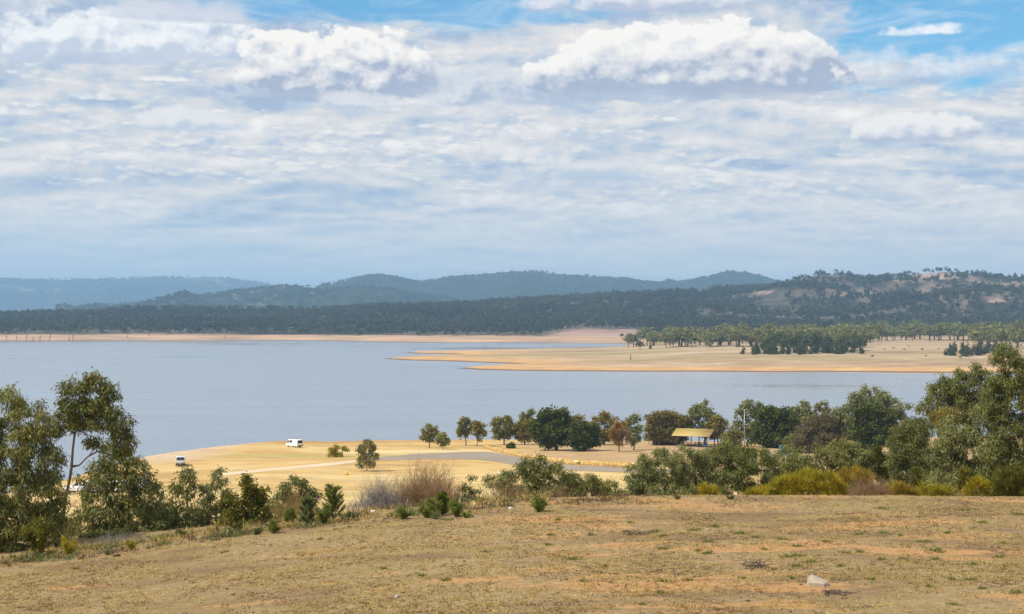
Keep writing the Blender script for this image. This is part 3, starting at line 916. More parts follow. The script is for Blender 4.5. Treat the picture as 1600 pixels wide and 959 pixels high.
def plant(name, label, cat, blobs, d, px, mat, leaf=(0.13, 0.032), lai=3.4, mode='gum', csize=0.22, depth=1.0, r_trunk=0.06, bark=None, base=None,
          trunk=None, twigs=3, group=None, parts=('trunk', 'crown'), fill=1.9, shell=0.55, flat=0.85, sides=5, droop=0.0, sink=0.05, skirt=None, forks=()):
    if skirt is None: skirt = parts == SH and d < 120
    _seed[0] += 1
    rng = np.random.default_rng(_seed[0])
    b = base if base is not None else on_ground(px, d)
    b = Vector((b.x, b.y, b.z - sink))
    gy = 492 + (EYE - b.z) / d * F
    if skirt:                                   # low growth fills the plant down to the ground
        for q in list(blobs):
            y = q[1]
            while y + q[3] < gy and not any(abs(o[0] - q[0]) < 0.6 * (o[2] + q[2]) and o[1] > y + 0.5 * q[3] for o in blobs):
                y = min(y + q[3] * 1.2, gy)
                blobs = blobs + [(q[0], y, q[2], q[3])]
                if y >= gy: break
    clumps, crad = px_clumps(rng, blobs, d, b, csize, depth, fill)
    clumps[:, 2] = np.maximum(clumps[:, 2], csize * 0.3)
    area = sum(math.pi * q[2] * q[3] for q in blobs) * (d / F) ** 2
    n = int(1.25 * lai * area / (0.5 * leaf[0] * leaf[1]))
    if trunk is None:
        low = clumps[:, 2].min(); top = clumps[:, 2].max(); mid = clumps.mean(0)
        h = max(low * 0.9, 0.12 * top)
        tr = [np.zeros(3)]
        for f in (0.35, 0.7, 1.0):
            tr.append(np.array([mid[0] * 0.35 * f, mid[1] * 0.35 * f, h * f]) + rng.normal(size=3) * np.array([1, 1, 0]) * h * 0.035)
        q = tr[-1]
        for f in (0.33, 0.66):
            tr.append(q + (np.array([mid[0], mid[1], top * 0.8]) - q) * f + rng.normal(size=3) * 0.04 * top * np.array([1, 1, 0]))
    else:
        tr = [np.zeros(3)] + [np.array(P(x, y, d)) - np.array(b) for x, y in trunk]
    (tv, tf), (lv, lf) = plant_meshes(rng, name, clumps, crad, tr, r_trunk, leaf, n, mode, sides, twigs, shell, flat, None, droop, [(k, [np.array(P(x, y, d)) - np.array(b) for x, y in pth]) for k, pth in forks])
    root = empty(name, b, label, cat, group)
    link(parts[0], mesh_np(name + '_' + parts[0], tv, tf, smooth=True), bark or bark_grey, root)
    link(parts[1], mesh_np(name + '_' + parts[1], lv, lf), mat, root)
    return root



# ---- left foreground gums, just over the brow of the slope
plant('gum_tree', 'broad leafy gum tree cut off by the left edge, beside the tall thin gum', 'tree',
      [(5, 632, 34, 34), (48, 655, 42, 42), (12, 700, 45, 50), (62, 712, 42, 42), (25, 760, 50, 50), (78, 762, 34, 36), (20, 815, 50, 48), (75, 820, 38, 40), (-30, 720, 40, 90), (-20, 830, 45, 45)],
      43.0, 45, LM['gum'], shell=0.75, lai=3.3, csize=0.20, r_trunk=0.09, depth=1.1)
plant('gum_tree', 'tall thin gum tree with bare forked lower trunk rising against the lake', 'tree',
      [(128, 655, 24, 22), (150, 690, 18, 13), (186, 700, 18, 14), (118, 606, 26, 22), (150, 594, 22, 17), (170, 606, 16, 16), (137, 628, 40, 20), (176, 636, 26, 22), (190, 664, 22, 26), (104, 640, 22, 26), (158, 652, 34, 20), (200, 690, 14, 18), (90, 660, 12, 20)],
      44.0, 96, LM['gum'], shell=0.75, lai=3.7, csize=0.16, r_trunk=0.042, depth=0.9,
      trunk=[(99, 815), (102, 780), (109, 748), (112, 728), (114, 700), (117, 676), (126, 640)], forks=[(4, [(124, 726), (138, 712), (152, 696), (164, 674), (176, 648)]), (6, [(108, 672), (104, 650)])])
plant('gum_tree', 'low spreading gum with a leaning dark trunk, right of the tall thin gum', 'tree',
      [(172, 712, 32, 26), (205, 728, 26, 26), (150, 748, 36, 34), (192, 762, 38, 36), (226, 770, 24, 40), (160, 800, 46, 36), (214, 808, 40, 34), (246, 812, 20, 32), (130, 832, 34, 30), (180, 834, 50, 24)],
      45.5, 134, LM['gum'], shell=0.75, lai=2.6, csize=0.18, r_trunk=0.06, trunk=[(140, 835), (160, 810), (182, 792), (205, 778)])
plant('gum_sapling', 'airy gum sapling in front of the ute parked by the lake', 'tree',
      [(292, 742, 20, 16), (276, 760, 16, 16), (300, 768, 18, 18), (285, 795, 24, 22), (305, 810, 20, 20)], 46.0, 290, LM['gum'], shell=0.75, lai=2.2, csize=0.15, r_trunk=0.03)
plant('gum_sapling', 'grey green gum sapling just left of the deep green bush', 'tree',
      [(343, 742, 18, 15), (330, 762, 20, 18), (350, 775, 18, 20), (335, 800, 26, 22)], 46.5, 338, LM['gum_blue'], lai=2.4, csize=0.15, r_trunk=0.03)
plant('low_shrub', 'olive leafy scrub at the foot of the two gum saplings', 'shrub',
      [(262, 815, 26, 26), (290, 826, 28, 14), (318, 815, 20, 18), (238, 838, 24, 14)], 45.0, 275, LM['gum_olive'], lai=3, csize=0.16, r_trunk=0.025, parts=SH)
plant('green_bush', 'dense deep green bush on the brow, darkest of the slope shrubs', 'shrub',
      [(388, 764, 22, 24), (408, 775, 14, 18), (368, 790, 26, 24), (398, 798, 26, 28), (362, 815, 24, 18), (384, 748, 10, 10)], 44.5, 385, LM['bush'], leaf=(0.085, 0.045), lai=4.2, mode='broad', csize=0.16, r_trunk=0.03, parts=SH)
plant('olive_shrub', 'rounded olive shrub with small pale leaves left of the pine seedling', 'shrub',
      [(462, 762, 28, 22), (440, 776, 20, 20), (486, 778, 20, 20), (462, 788, 36, 18)], 48.0, 462, LM['gum_olive'], leaf=(0.10, 0.035), lai=3.0, csize=0.16, r_trunk=0.03, parts=SH)
plant('thin_sapling', 'spindly sapling with a few leaf balls right of the bare thicket', 'shrub',
      [(737, 744, 7, 7), (728, 762, 13, 12), (744, 768, 9, 10), (738, 782, 22, 12), (720, 778, 12, 10)], 52.0, 736, LM['gum_olive'], leaf=(0.10, 0.035), lai=2.2, csize=0.13, r_trunk=0.02, parts=SH)
plant('wattle_shrub', 'broad humped olive gum shrub between sapling and roadside mound, yellow glints on top', 'shrub',
      [(786, 752, 32, 22), (824, 732, 22, 24), (842, 722, 20, 16), (858, 742, 34, 26), (884, 752, 22, 20), (836, 766, 54, 16), (800, 770, 28, 14)], 62.0, 836, LM['gum'], leaf=(0.115, 0.032), lai=3.4, csize=0.24, r_trunk=0.05, parts=SH)
plant('wattle_shrub', 'low dark gum shrub filling the gap below the road bend', 'shrub',
      [(922, 750, 30, 18), (948, 760, 22, 14), (905, 764, 24, 14), (968, 768, 14, 9), (935, 770, 30, 8)], 66.0, 928, LM['gum'], leaf=(0.115, 0.032), lai=3.4, csize=0.24, r_trunk=0.04, parts=SH)
plant('wattle_shrub', 'big round grey green gum shrub below the orange tree and shelter', 'shrub',
      [(1000, 738, 28, 32), (1034, 726, 36, 30), (1072, 722, 36, 30), (1024, 756, 46, 22), (1076, 754, 44, 24), (988, 764, 18, 14), (1050, 766, 56, 12), (1104, 748, 24, 26), (1094, 716, 18, 16), (1010, 714, 16, 12)], 68.0, 1036, LM['gum_blue'], leaf=(0.115, 0.032), lai=3.6, csize=0.26, r_trunk=0.06, parts=SH)
plant('wattle_shrub', 'tallest of the gum shrubs, its top just under the picnic shelter', 'shrub',
      [(1122, 708, 30, 22), (1150, 704, 28, 20), (1180, 716, 28, 22), (1204, 734, 20, 24), (1130, 738, 36, 28), (1176, 746, 40, 28), (1150, 762, 46, 14), (1206, 762, 20, 14), (1220, 748, 18, 20), (1106, 726, 18, 20), (1150, 728, 30, 24)], 72.0, 1150, LM['gum_olive'], leaf=(0.115, 0.032), lai=3.5, csize=0.26, r_trunk=0.06, parts=SH)
plant('wattle_shrub', 'loose gum shrub standing behind the yellow broom', 'shrub',
      [(1252, 722, 30, 20), (1290, 712, 34, 20), (1318, 726, 24, 22), (1270, 742, 40, 20), (1312, 746, 24, 16), (1232, 740, 18, 18)], 78.0, 1276, LM['gum_olive'], leaf=(0.15, 0.045), lai=3.2, csize=0.28, r_trunk=0.06, parts=SH)
# ---- right-hand gums
plant('gum_tree', 'olive gum behind the small dark cypress, its top level with the far tree line', 'tree',
      [(1420, 676, 26, 22), (1440, 668, 20, 16), (1404, 704, 24, 28), (1438, 706, 30, 28), (1424, 738, 36, 28), (1454, 748, 30, 26), (1398, 742, 20, 22)], 66.0, 1424, LM['gum_olive'], skirt=True, leaf=(0.115, 0.032), lai=3.4, csize=0.26, r_trunk=0.10)
plant('gum_tree', 'bluish grey gum with pale bare limbs low in its crown', 'tree',
      [(1500, 672, 36, 30), (1476, 702, 34, 32), (1518, 706, 36, 36), (1534, 660, 24, 30), (1486, 738, 38, 28), (1530, 742, 34, 28), (1552, 700, 22, 40), (1470, 752, 26, 18)], 60.0, 1512, LM['gum_blue'], skirt=True, leaf=(0.115, 0.032), lai=3.4, csize=0.25, r_trunk=0.11, bark=bark_pale)
plant('gum_tree', 'tallest gum cut off by the right edge, its leaves olive and glossy', 'tree',
      [(1548, 712, 24, 26), (1560, 650, 22, 24), (1600, 602, 26, 30), (1578, 600, 20, 20), (1570, 556, 22, 22), (1590, 576, 28, 36), (1556, 592, 24, 24), (1552, 628, 24, 28), (1586, 632, 34, 34), (1572, 676, 34, 32), (1604, 690, 34, 44), (1584, 728, 30, 34), (1630, 640, 40, 90), (1620, 750, 36, 30)], 57.0, 1590, LM['gum_olive'], skirt=True, leaf=(0.115, 0.032), lai=3.3, csize=0.24, r_trunk=0.13, bark=bark_grey)
plant('gum_tree', 'spreading brown green gum whose crown meets the water below the peninsula', 'tree',
      [(1508, 632, 34, 30), (1484, 606, 24, 20), (1545, 600, 20, 24), (1466, 612, 22, 18), (1452, 636, 22, 22), (1494, 594, 28, 22), (1520, 580, 22, 18), (1528, 606, 24, 22), (1490, 622, 32, 24), (1476, 652, 26, 18), (1540, 640, 26, 24), (1500, 660, 30, 22)], 105.0, 1500, LM['gum_olive'], leaf=(0.19, 0.065), lai=3.2, csize=0.42, r_trunk=0.18)
plant('round_shrub', 'smooth rounded brown olive shrub under the spreading brown green gum', 'shrub',
      [(1478, 650, 24, 15), (1468, 658, 14, 10), (1490, 656, 14, 10), (1480, 670, 16, 12), (1478, 690, 10, 14)], 92.0, 1478, LM['dome'], leaf=(0.12, 0.04), lai=6, csize=0.26, r_trunk=0.08, shell=0.75, parts=SH)
plant('cypress', 'small dark conical cypress behind the brown brush mound', 'tree',
      [(1373, 702, 5, 7), (1374, 716, 10, 11), (1374, 732, 13, 12), (1376, 746, 13, 10)], 60.0, 1374, LM['dark'], leaf=(0.07, 0.03), lai=6, mode='up', csize=0.16, r_trunk=0.05, bark=bark_brown)
plant('cypress', 'second small dark cypress, at the foot of the bluish gum', 'tree',
      [(1432, 738, 6, 8), (1432, 752, 9, 10), (1433, 764, 8, 8)], 54.0, 1432, LM['bush'], leaf=(0.06, 0.03), lai=5, mode='up', csize=0.14, r_trunk=0.04, bark=bark_brown)
plant('cypress', 'short dark green conifer right of the second small cypress', 'tree',
      [(1507, 736, 9, 10), (1508, 752, 12, 12), (1504, 764, 10, 8)], 52.0, 1507, LM['bush'], leaf=(0.06, 0.03), lai=5, mode='up', csize=0.14, r_trunk=0.04, bark=bark_brown)

plant('scrub', 'dense olive scrub between the loose gum shrub and the small dark cypress', 'shrub',
      [(1332, 704, 22, 18), (1352, 716, 24, 20), (1318, 720, 22, 20), (1340, 738, 34, 20), (1364, 730, 20, 22)], 88.0, 1340, LM['gum_olive'], leaf=(0.16, 0.055), lai=3.6, csize=0.34, r_trunk=0.06, parts=SH)
plant('scrub', 'dark scrub behind the olive gum, right of the small dark cypress', 'shrub',
      [(1396, 724, 20, 22), (1412, 712, 18, 18), (1386, 744, 20, 18), (1460, 716, 22, 26), (1450, 742, 26, 20)], 84.0, 1410, LM['gum'], leaf=(0.16, 0.055), lai=3.6, csize=0.34, r_trunk=0.06, parts=SH)
plant('scrub', 'shady dark scrub under the limbs of the bluish gum', 'shrub',
      [(1462, 752, 24, 18), (1490, 756, 26, 16), (1520, 752, 26, 18), (1552, 748, 26, 20), (1584, 742, 26, 22), (1610, 740, 26, 24)], 64.0, 1520, LM['gum'], lai=3.6, csize=0.24, r_trunk=0.05, parts=SH)
plant('scrub', 'grey green scrub filling the dip right of the yellow topped humped shrub', 'shrub',
      [(1218, 716, 20, 16), (1236, 704, 18, 13), (1212, 738, 22, 20), (1240, 728, 24, 20)], 92.0, 1226, LM['gum_blue'], leaf=(0.16, 0.055), lai=3.4, csize=0.34, r_trunk=0.06, parts=SH)
plant('scrub', 'shadowed undergrowth between the big left gum and the tall thin gum', 'shrub',
      [(60, 838, 34, 22), (92, 826, 26, 26), (118, 838, 26, 20), (30, 850, 30, 20)], 45.5, 80, LM['gum'], lai=3.2, csize=0.18, r_trunk=0.04, parts=SH)
plant('scrub', 'mixed low scrub under the left gums behind the dry arching stalks', 'shrub',
      [(150, 846, 30, 18), (186, 838, 28, 18), (222, 834, 26, 18), (250, 826, 20, 18)], 44.6, 180, LM['gum_olive'], lai=3.0, csize=0.16, r_trunk=0.03, parts=SH)

plant('scrub', 'thin olive scrub around the pale dead stalks', 'shrub',
      [(424, 800, 20, 16), (446, 806, 22, 12), (500, 800, 16, 14), (414, 786, 12, 12)], 46.2, 446, LM['gum_olive'], leaf=(0.10, 0.032), lai=2.4, csize=0.15, r_trunk=0.02, parts=SH)
plant('scrub', 'ragged grey green scrub between the leaning gum and the gum saplings', 'shrub',
      [(252, 780, 20, 22), (266, 800, 22, 24), (318, 790, 20, 20), (240, 760, 14, 14)], 47.5, 262, LM['gum_blue'], lai=2.2, csize=0.17, r_trunk=0.03, parts=SH)

# ---- yellow broom and low growth along the brow
BR = dict(leaf=(0.19, 0.013), lai=4.6, mode='up', csize=0.10, r_trunk=0.02, parts=SH, shell=0.6)
for lab, blobs, d, px, mat in (
    ('widest bright yellow broom bush, left of the brown brush mound', [(1232, 758, 26, 16), (1262, 752, 30, 18), (1292, 756, 26, 18), (1310, 764, 14, 10), (1206, 766, 16, 9)], 49.0, 1262, 'broom'),
    ('small yellow broom tuft below the tallest gum shrub', [(1108, 768, 16, 9), (1100, 762, 8, 6)], 52.0, 1105, 'broom'),
    ('thin trailing yellow broom left of the widest broom bush', [(1184, 770, 12, 6), (1170, 772, 8, 4)], 48.5, 1180, 'broom'),
    ('rust orange broom behind the brown brush mound', [(1334, 742, 22, 11), (1316, 748, 12, 9), (1352, 748, 12, 8)], 54.0, 1334, 'broom_orange'),
    ('low orange and yellow broom right of the brown brush mound', [(1402, 764, 16, 9), (1388, 768, 9, 6), (1420, 768, 12, 7)], 50.0, 1404, 'broom_orange'),
    ('low yellow green broom under the olive gum', [(1450, 766, 20, 8), (1476, 768, 14, 7)], 50.0, 1456, 'broom'),
    ('yellow green broom in front of the bluish gum limbs', [(1528, 760, 18, 13), (1548, 764, 16, 10), (1512, 769, 10, 6)], 50.0, 1530, 'broom'),
    ('broad green broom thicket at the right edge of the brow', [(1572, 752, 24, 18), (1598, 748, 26, 22), (1620, 752, 20, 22), (1560, 766, 14, 8)], 49.5, 1588, 'broom')):
    m = LM[mat] if lab[:11] != 'broad green' else LM['bush']
    plant('broom_bush', lab, 'shrub', blobs, d, px, m, bark=bark_brown, **BR)


# ---- bare brush, seedlings, weeds: stems sprayed from one root
def spray(rng, n, h, spread, curve=0.35, seg=4, side=0, side_len=0.35, r=0.004, lean=(0, 0), width=None):
    """Bent stems from a root (or from a patch of width), with side twigs; returns segments and tip points."""
    P0, P1, R0, R1, pts, dirs = [], [], [], [], [], []
    for i in range(n):
        az = rng.uniform(0, 2 * math.pi); tilt = spread * math.sqrt(rng.uniform(0.02, 1))
        hh = h * rng.uniform(0.6, 1.1) * (1 - 0.25 * tilt)
        p = np.zeros(3) if width is None else np.array([rng.normal() * width[0], rng.normal() * width[1], 0])
        if width is not None: hh *= math.exp(-0.35 * ((p[0] / width[0]) ** 2 + (p[1] / width[1]) ** 2))
        d = np.array([math.cos(az) * math.sin(tilt) + lean[0], math.sin(az) * math.sin(tilt) + lean[1], math.cos(tilt)])
        for k in range(seg):
            q = p + unit(d) * hh / seg
            rr0 = r * (1 - 0.75 * k / seg); rr1 = r * (1 - 0.75 * (k + 1) / seg)
            P0.append(p); P1.append(q); R0.append(rr0); R1.append(rr1)
            pts.append(q); dirs.append(unit(d))
            for s in range(side if k else 0):
                sd = unit(d + rng.normal(size=3) * 0.75)
                e = p + (q - p) * rng.uniform(0, 1); L = hh * side_len * rng.uniform(0.4, 1)
                m = e + sd * L * 0.5; f = m + unit(sd + rng.normal(size=3) * 0.3 + np.array([0, 0, 0.15])) * L * 0.5
                P0 += [e, m]; P1 += [m, f]; R0 += [rr1 * 0.8, rr1 * 0.6]; R1 += [rr1 * 0.6, rr1 * 0.3]
                pts += [m, f]; dirs += [sd, sd]
            p = q; d = unit(d) + rng.normal(size=3) * curve * 0.4 + np.array([0, 0, -0.05])
    return np.array(P0), np.array(R0), np.array(P1), np.array(R1), np.array(pts), np.array(dirs)


def brush(label, px, d, h, n, width, mat, r=0.006, side=3, spread=0.5, name='bare_brush', cat='shrub', seed=0, side_len=0.3):
    rng = np.random.default_rng(700 + seed)
    p0, r0, p1, r1, _, _ = spray(rng, int(n * (1 if width is None else 1.7)), h, spread, 0.5, 4, side + (0 if width is None else 2), side_len, r, width=width)
    v, f = tubes(p0, r0, p1, r1, 3)
    b = on_ground(px, d); b.z -= 0.05
    o = link(name, mesh_np(name, v, f), mat, loc=b)
    return tag(o, label, cat)


def px2m(w, d): return w * d / F


brush('tall bare brown thicket of fine twigs in the middle of the brow', 655, 52.0, px2m(72, 52) + 0.55, 260, (px2m(28, 52), 0.4), LM['twig_brown'], seed=1, spread=0.75, side=5)
brush('second brown brush clump leaning on the right of the tall thicket', 690, 51.0, px2m(62, 51) + 0.5, 90, (px2m(16, 51), 0.3), LM['twig_brown'], seed=2)
brush('silvery grey dead brush left of the tall brown thicket', 592, 51.0, px2m(44, 51) + 0.6, 190, (px2m(26, 51), 0.35), LM['twig_grey'], seed=3)
brush('short straw coloured brush under the broad humped gum shrub', 790, 55.0, px2m(24, 55) + 0.75, 150, (px2m(32, 55), 0.4), LM['twig_brown'], seed=4)
brush('low dry brown brush at the foot of the loose gap shrub', 872, 56.0, px2m(18, 56) + 0.8, 90, (px2m(28, 56), 0.4), LM['twig_brown'], seed=5)
brush('dense low mound of brown dead brush beside the widest broom', 1358, 48.5, px2m(36, 48.5) + 0.35, 300, (px2m(17, 48.5), 0.25), LM['twig_brown'], seed=6, spread=1.0, side=4)
brush('pale dead stalks in front of the rounded olive shrub', 455, 45.5, px2m(46, 45.5) + 0.2, 130, (px2m(28, 45.5), 0.3), LM['straw'], seed=7, r=0.004)
brush('dry arching straw stalks below the tall thin gum', 108, 41.0, px2m(70, 41), 26, None, LM['straw'], seed=8, r=0.005, side=1, spread=0.7, name='dry_stalks')
brush('fine grey dead twigs under the leaning gum', 190, 42.2, px2m(34, 42), 120, (px2m(34, 42), 0.3), LM['twig_grey'], seed=9, r=0.003, spread=0.8)
brush('bleached dead stalks at the brow below the bluish gum', 1500, 47.0, px2m(26, 47), 26, None, LM['straw'], seed=10, r=0.005, side=1, spread=0.9, name='dry_stalks')
brush('thin brown brush in the dip left of the thin sapling', 710, 54.0, px2m(30, 54) + 0.5, 110, (px2m(22, 54), 0.3), LM['twig_brown'], seed=11)


def weed(name, label, cat, px, py, hpx, wpx, mat, style='thistle', group=None, seed=0, d=None, flower=None):
    """Leafy weeds and seedlings on the open slope, rooted where the ray meets the ground."""
    rng = np.random.default_rng(900 + seed)
    b = hit(px, py, 18, 60) if d is None else on_ground(px, d)
    d = b.y; h = px2m(hpx, d); w = px2m(wpx, d)
    if style == 'pine':                      # whorls of ascending needle shoots round one leader
        segs = [(np.zeros(3), np.array([0, 0, h]))]
        for k in range(60):
            z = h * rng.uniform(0.0, 0.88); L = (w * 0.50) * (1.10 - z / h) ** 0.7 * rng.uniform(0.4, 1.1) + 0.04
            a = rng.uniform(0, 2 * math.pi)
            segs.append((np.array([0, 0, z]), np.array([math.cos(a) * L, math.sin(a) * L, z + L * rng.uniform(0.5, 1.2)])))
        p0 = np.array([s[0] for s in segs]); p1 = np.array([s[1] for s in segs])
        r0 = np.full(len(segs), h * 0.012); r0[0] = h * 0.022; r1 = r0 * 0.4
        n = 110
        t = rng.uniform(0.12, 1.0, (len(segs), n, 1)) ** 0.8
        c = (p0[:, None] + (p1 - p0)[:, None] * t).reshape(-1, 3)
        ax = np.repeat(unit(p1 - p0), n, 0)
        a = unit(ax * 0.7 + rand_dirs(rng, len(c)) * 0.9)
        s = unit(np.cross(a, rand_dirs(rng, len(c))))
        lv, lf = leaf_quads(c, a, s, np.full(len(c), 0.075) * rng.uniform(0.6, 1.2, len(c)), np.full(len(c), 0.011))
    else:
        n_st = 9 if style == 'thistle' else 16
        p0, r0, p1, r1, pts, dirs = spray(rng, n_st, h * 1.0, math.atan2(w * 0.5, h) * 1.25, 0.3, 5, 2, 0.28, max(0.004, h * 0.008))
        n = 16
        c = np.repeat(pts, n, 0) + rng.normal(size=(len(pts) * n, 3)) * h * 0.045
        c[:, 2] = np.abs(c[:, 2])
        a = unit(np.repeat(dirs, n, 0) * 0.6 + rand_dirs(rng, len(c)))
        s = unit(np.cross(a, rand_dirs(rng, len(c))))
        lv, lf = leaf_quads(c, a, s, h * 0.11 * rng.uniform(0.6, 1.3, len(c)), h * 0.028 * rng.uniform(0.7, 1.3, len(c)))
    tv, tf = tubes(p0, r0, p1, r1, 4)
    b.z -= 0.02
    root = empty(name, b, label, cat, group)
    link('stem', mesh_np(name + '_stem', tv, tf), bark_brown, root)
    link('foliage', mesh_np(name + '_foliage', lv, lf), mat, root)
    if flower is not None:
        c = rng.normal(size=(60, 3)) * 0.010 + np.array(flower)
        a = unit(rng.normal(size=(60, 3)) + np.array([0, 0, 1])); sd = unit(np.cross(a, rand_dirs(rng, 60)))
        link('flower', mesh_np('flower', *leaf_quads(c, a, sd, np.full(60, .024), np.full(60, .007))), plain('purple_petals', (0.30, 0.09, 0.42), 0.6), root)
    return root


weed('pine_seedling', 'tallest young pine seedling, in front of the grey brush', 'young tree', 520, 812, 58, 40, LM['weed'], 'pine', seed=1)
weed('pine_seedling', 'slender pale seedling left of the tallest pine seedling', 'young tree', 480, 818, 44, 26, LM['weed_grey'], 'pine', seed=2, flower=(0.28, 0, 0.70))
weed('pine_seedling', 'tiny dark seedling between olive shrub and slender pale seedling', 'young tree', 453, 815, 20, 12, LM['weed'], 'pine', seed=3)
weed('pine_seedling', 'grey green seedling below the deep green bush', 'young tree', 396, 816, 40, 22, LM['weed_grey'], 'pine', seed=4)
weed('green_weed', 'bright green weed clump downhill of the grey green seedling', 'weed', 428, 832, 24, 24, LM['weed'], seed=5)
weed('green_weed', 'small grey weed left of the bright green clump', 'weed', 402, 834, 16, 20, LM['weed_grey'], seed=6)
weed('green_weed', 'grey green weed right of the tallest pine seedling', 'weed', 548, 812, 18, 20, LM['weed_grey'], seed=7)
weed('green_weed', 'dark weed with tangled brown stems, left of the three green thistles', 'weed', 632, 810, 24, 40, LM['weed'], seed=8)
weed('thistle', 'left of the three bright green thistles below the brown thicket', 'weed', 669, 808, 32, 32, LM['weed'], seed=9)
weed('thistle', 'middle of the three bright green thistles, slim and upright', 'weed', 691, 804, 38, 22, LM['weed'], 'pine', seed=10, flower=(-0.02, 0, 0.66))
weed('thistle', 'right of the three bright green thistles, broad at the top', 'weed', 713, 806, 31, 36, LM['weed'], seed=11)
weed('thistle', 'lone rounded green weed bush on the open slope beside the white stone', 'weed', 842, 798, 30, 38, LM['weed'], seed=12)
weed('green_weed', 'small yellow green weed beside the dark red clod on the left', 'weed', 206, 858, 18, 16, LM['broom'], seed=13)
weed('green_weed', 'low grey weed left of the small yellow green weed', 'weed', 170, 866, 12, 22, LM['weed_grey'], seed=14)
weed('green_weed', 'feathery yellow green weed under the big left gum', 'weed', 62, 866, 58, 62, LM['bush'], seed=15)
weed('green_weed', 'ochre and green weed below the dry arching stalks', 'weed', 108, 866, 30, 44, LM['broom'], seed=16)
weed('green_weed', 'small weed at the brow below the leaning gum', 'weed', 284, 838, 16, 18, LM['weed'], seed=17)
weed('green_weed', 'tiny grey weed at the foot of the big round gum shrub', 'weed', 1058, 779, 10, 14, LM['weed_grey'], seed=18)
weed('green_weed', 'small pale weed under the tallest gum shrub', 'weed', 1142, 779, 11, 16, LM['weed_grey'], seed=19)

weed('green_weed', 'low green weed between the left and middle green thistles', 'weed', 680, 810, 16, 24, LM['weed_grey'], seed=21)
weed('green_weed', 'small dark weed at the right foot of the right green thistle', 'weed', 728, 808, 14, 20, LM['weed'], seed=22)
weed('green_weed', 'green weed leaning on the tallest pine seedling', 'weed', 505, 818, 26, 24, LM['weed'], seed=23)
weed('green_weed', 'thin olive weed left of the grey green seedling', 'weed', 372, 830, 20, 26, LM['bush'], seed=24)

# ---- park trees on the flat by the water
def park(label, x0, y0, x1, y1, bx, by, mat, n=5, leaf=(0.42, 0.26), lai=3.2, cs=0.9, rt=0.2, name='park_tree', mode='broad', bark=None, dome=False, blobs=None, d=None, depth=1.0, cat='tree', twigs=2, parts=('trunk', 'crown'), shell=0.55, lowtrunk=None):
    b = hit(bx, by, 70, 400) if d is None else on_ground(bx, d)
    return plant(name, label, cat, blobs or auto(x0, y0, x1, y1 + (7 if dome else 4), n + 4, int(x0) + 7, dome), b.y, bx, mat, leaf=leaf, lai=lai, mode=mode, csize=cs * 0.85, r_trunk=rt * 0.62, base=b, bark=bark or bark_brown, twigs=twigs, sides=5, depth=depth, parts=parts, shell=shell, trunk=lowtrunk, fill=1.9 if (dome or lai >= 4) else 1.0)


park('small round park tree, left of the pair at the water', 655, 662, 687, 690, 671, 699, LM['park'], rt=0.16, cs=0.7)
park('short young tree beside the small round park tree', 683, 674, 703, 694, 692, 701, LM['park'], rt=0.10, cs=0.55, n=4)
park('slim tree left of the pair at the water', 712, 649, 743, 680, 728, 695, LM['park'], rt=0.17, cs=0.7)
park('slim tree right of the pair at the water', 736, 656, 760, 686, 745, 696, LM['park_yellow'], rt=0.15, cs=0.65)
park('wide pale green tree left of the orange crowned tree', 766, 645, 808, 684, 788, 694, LM['park'], n=7, rt=0.26)
park('small dark round bush on the lawn below the wide pale green tree', 792, 688, 806, 700, 799, 699.5, LM['dark'], n=3, cs=0.5, rt=0.06, cat='shrub', name='park_bush', lai=5, leaf=(0.3, 0.2), parts=SH)
park('orange crowned tree tucked left of the large dark fig', 801, 655, 836, 688, 820, 694, LM['park_yellow'], n=6, rt=0.24)
park('tall pale tree behind the orange crowned tree', 812, 640, 838, 668, 824, 693, LM['feather'], n=4, rt=0.2, d=352)
park('large dark green fig tree, biggest crown on the lawn', 828, 634, 904, 696, 870, 703, LM['dark'], n=8, rt=0.55, lai=5.0, cs=1.3, leaf=(0.5, 0.34), dome=True)
park('lower dark green tree on the right of the large fig', 882, 654, 942, 698, 914, 704, LM['dark'], n=7, rt=0.42, lai=4.4, cs=1.1, leaf=(0.5, 0.34), dome=True)
park('brown topped tree peeping over the large fig', 888, 645, 914, 668, 900, 694, LM['dome'], n=4, rt=0.25, d=350)
park('flat topped olive yellow tree behind the lower dark tree', 918, 642, 970, 684, 944, 694, LM['park_yellow'], n=7, rt=0.32, dome=True, lai=3.0)
park('thin rust orange tree with crooked dark trunk', 948, 656, 986, 692, 967, 705, LM['orange'], n=6, rt=0.2, lai=1.9, cs=0.75)
park('tall thin pale tree right of the rust orange tree', 974, 640, 1004, 692, 990, 702, LM['feather'], n=6, rt=0.2, lai=2.0, cs=0.8, mode='gum')
park('big domed olive brown tree left of the shelter', 1003, 639, 1084, 694, 1034, 694.5, LM['dome'], n=9, rt=0.5, lai=5.0, cs=1.2, dome=True)
park('tall grey green tree rising behind the shelter', 1074, 622, 1124, 684, 1102, 694, LM['feather'], n=8, rt=0.32, lai=2.6, mode='gum', cs=0.95)
park('golden yellow tree over the right end of the shelter roof', 1104, 648, 1140, 682, 1122, 696, LM['park_yellow'], n=5, rt=0.22, lai=3.4)
park('green shrubby tree right of the shelter', 1126, 664, 1160, 702, 1142, 700, LM['park'], n=5, rt=0.18, lai=3.4)
park('tall loose tree behind the lamp post', 1144, 622, 1202, 690, 1166, 697, LM['feather'], n=9, rt=0.34, lai=2.5, mode='gum', cs=0.95)
park('dense dark green dome tree, roundest in the park', 1174, 632, 1250, 699, 1210, 699, LM['dark'], n=10, rt=0.45, lai=6.0, cs=1.15, leaf=(0.5, 0.34), dome=True)
park('pale feathery tree right of the dense dome tree', 1226, 622, 1282, 690, 1252, 696, LM['feather'], n=7, rt=0.3, lai=2.6, mode='gum')
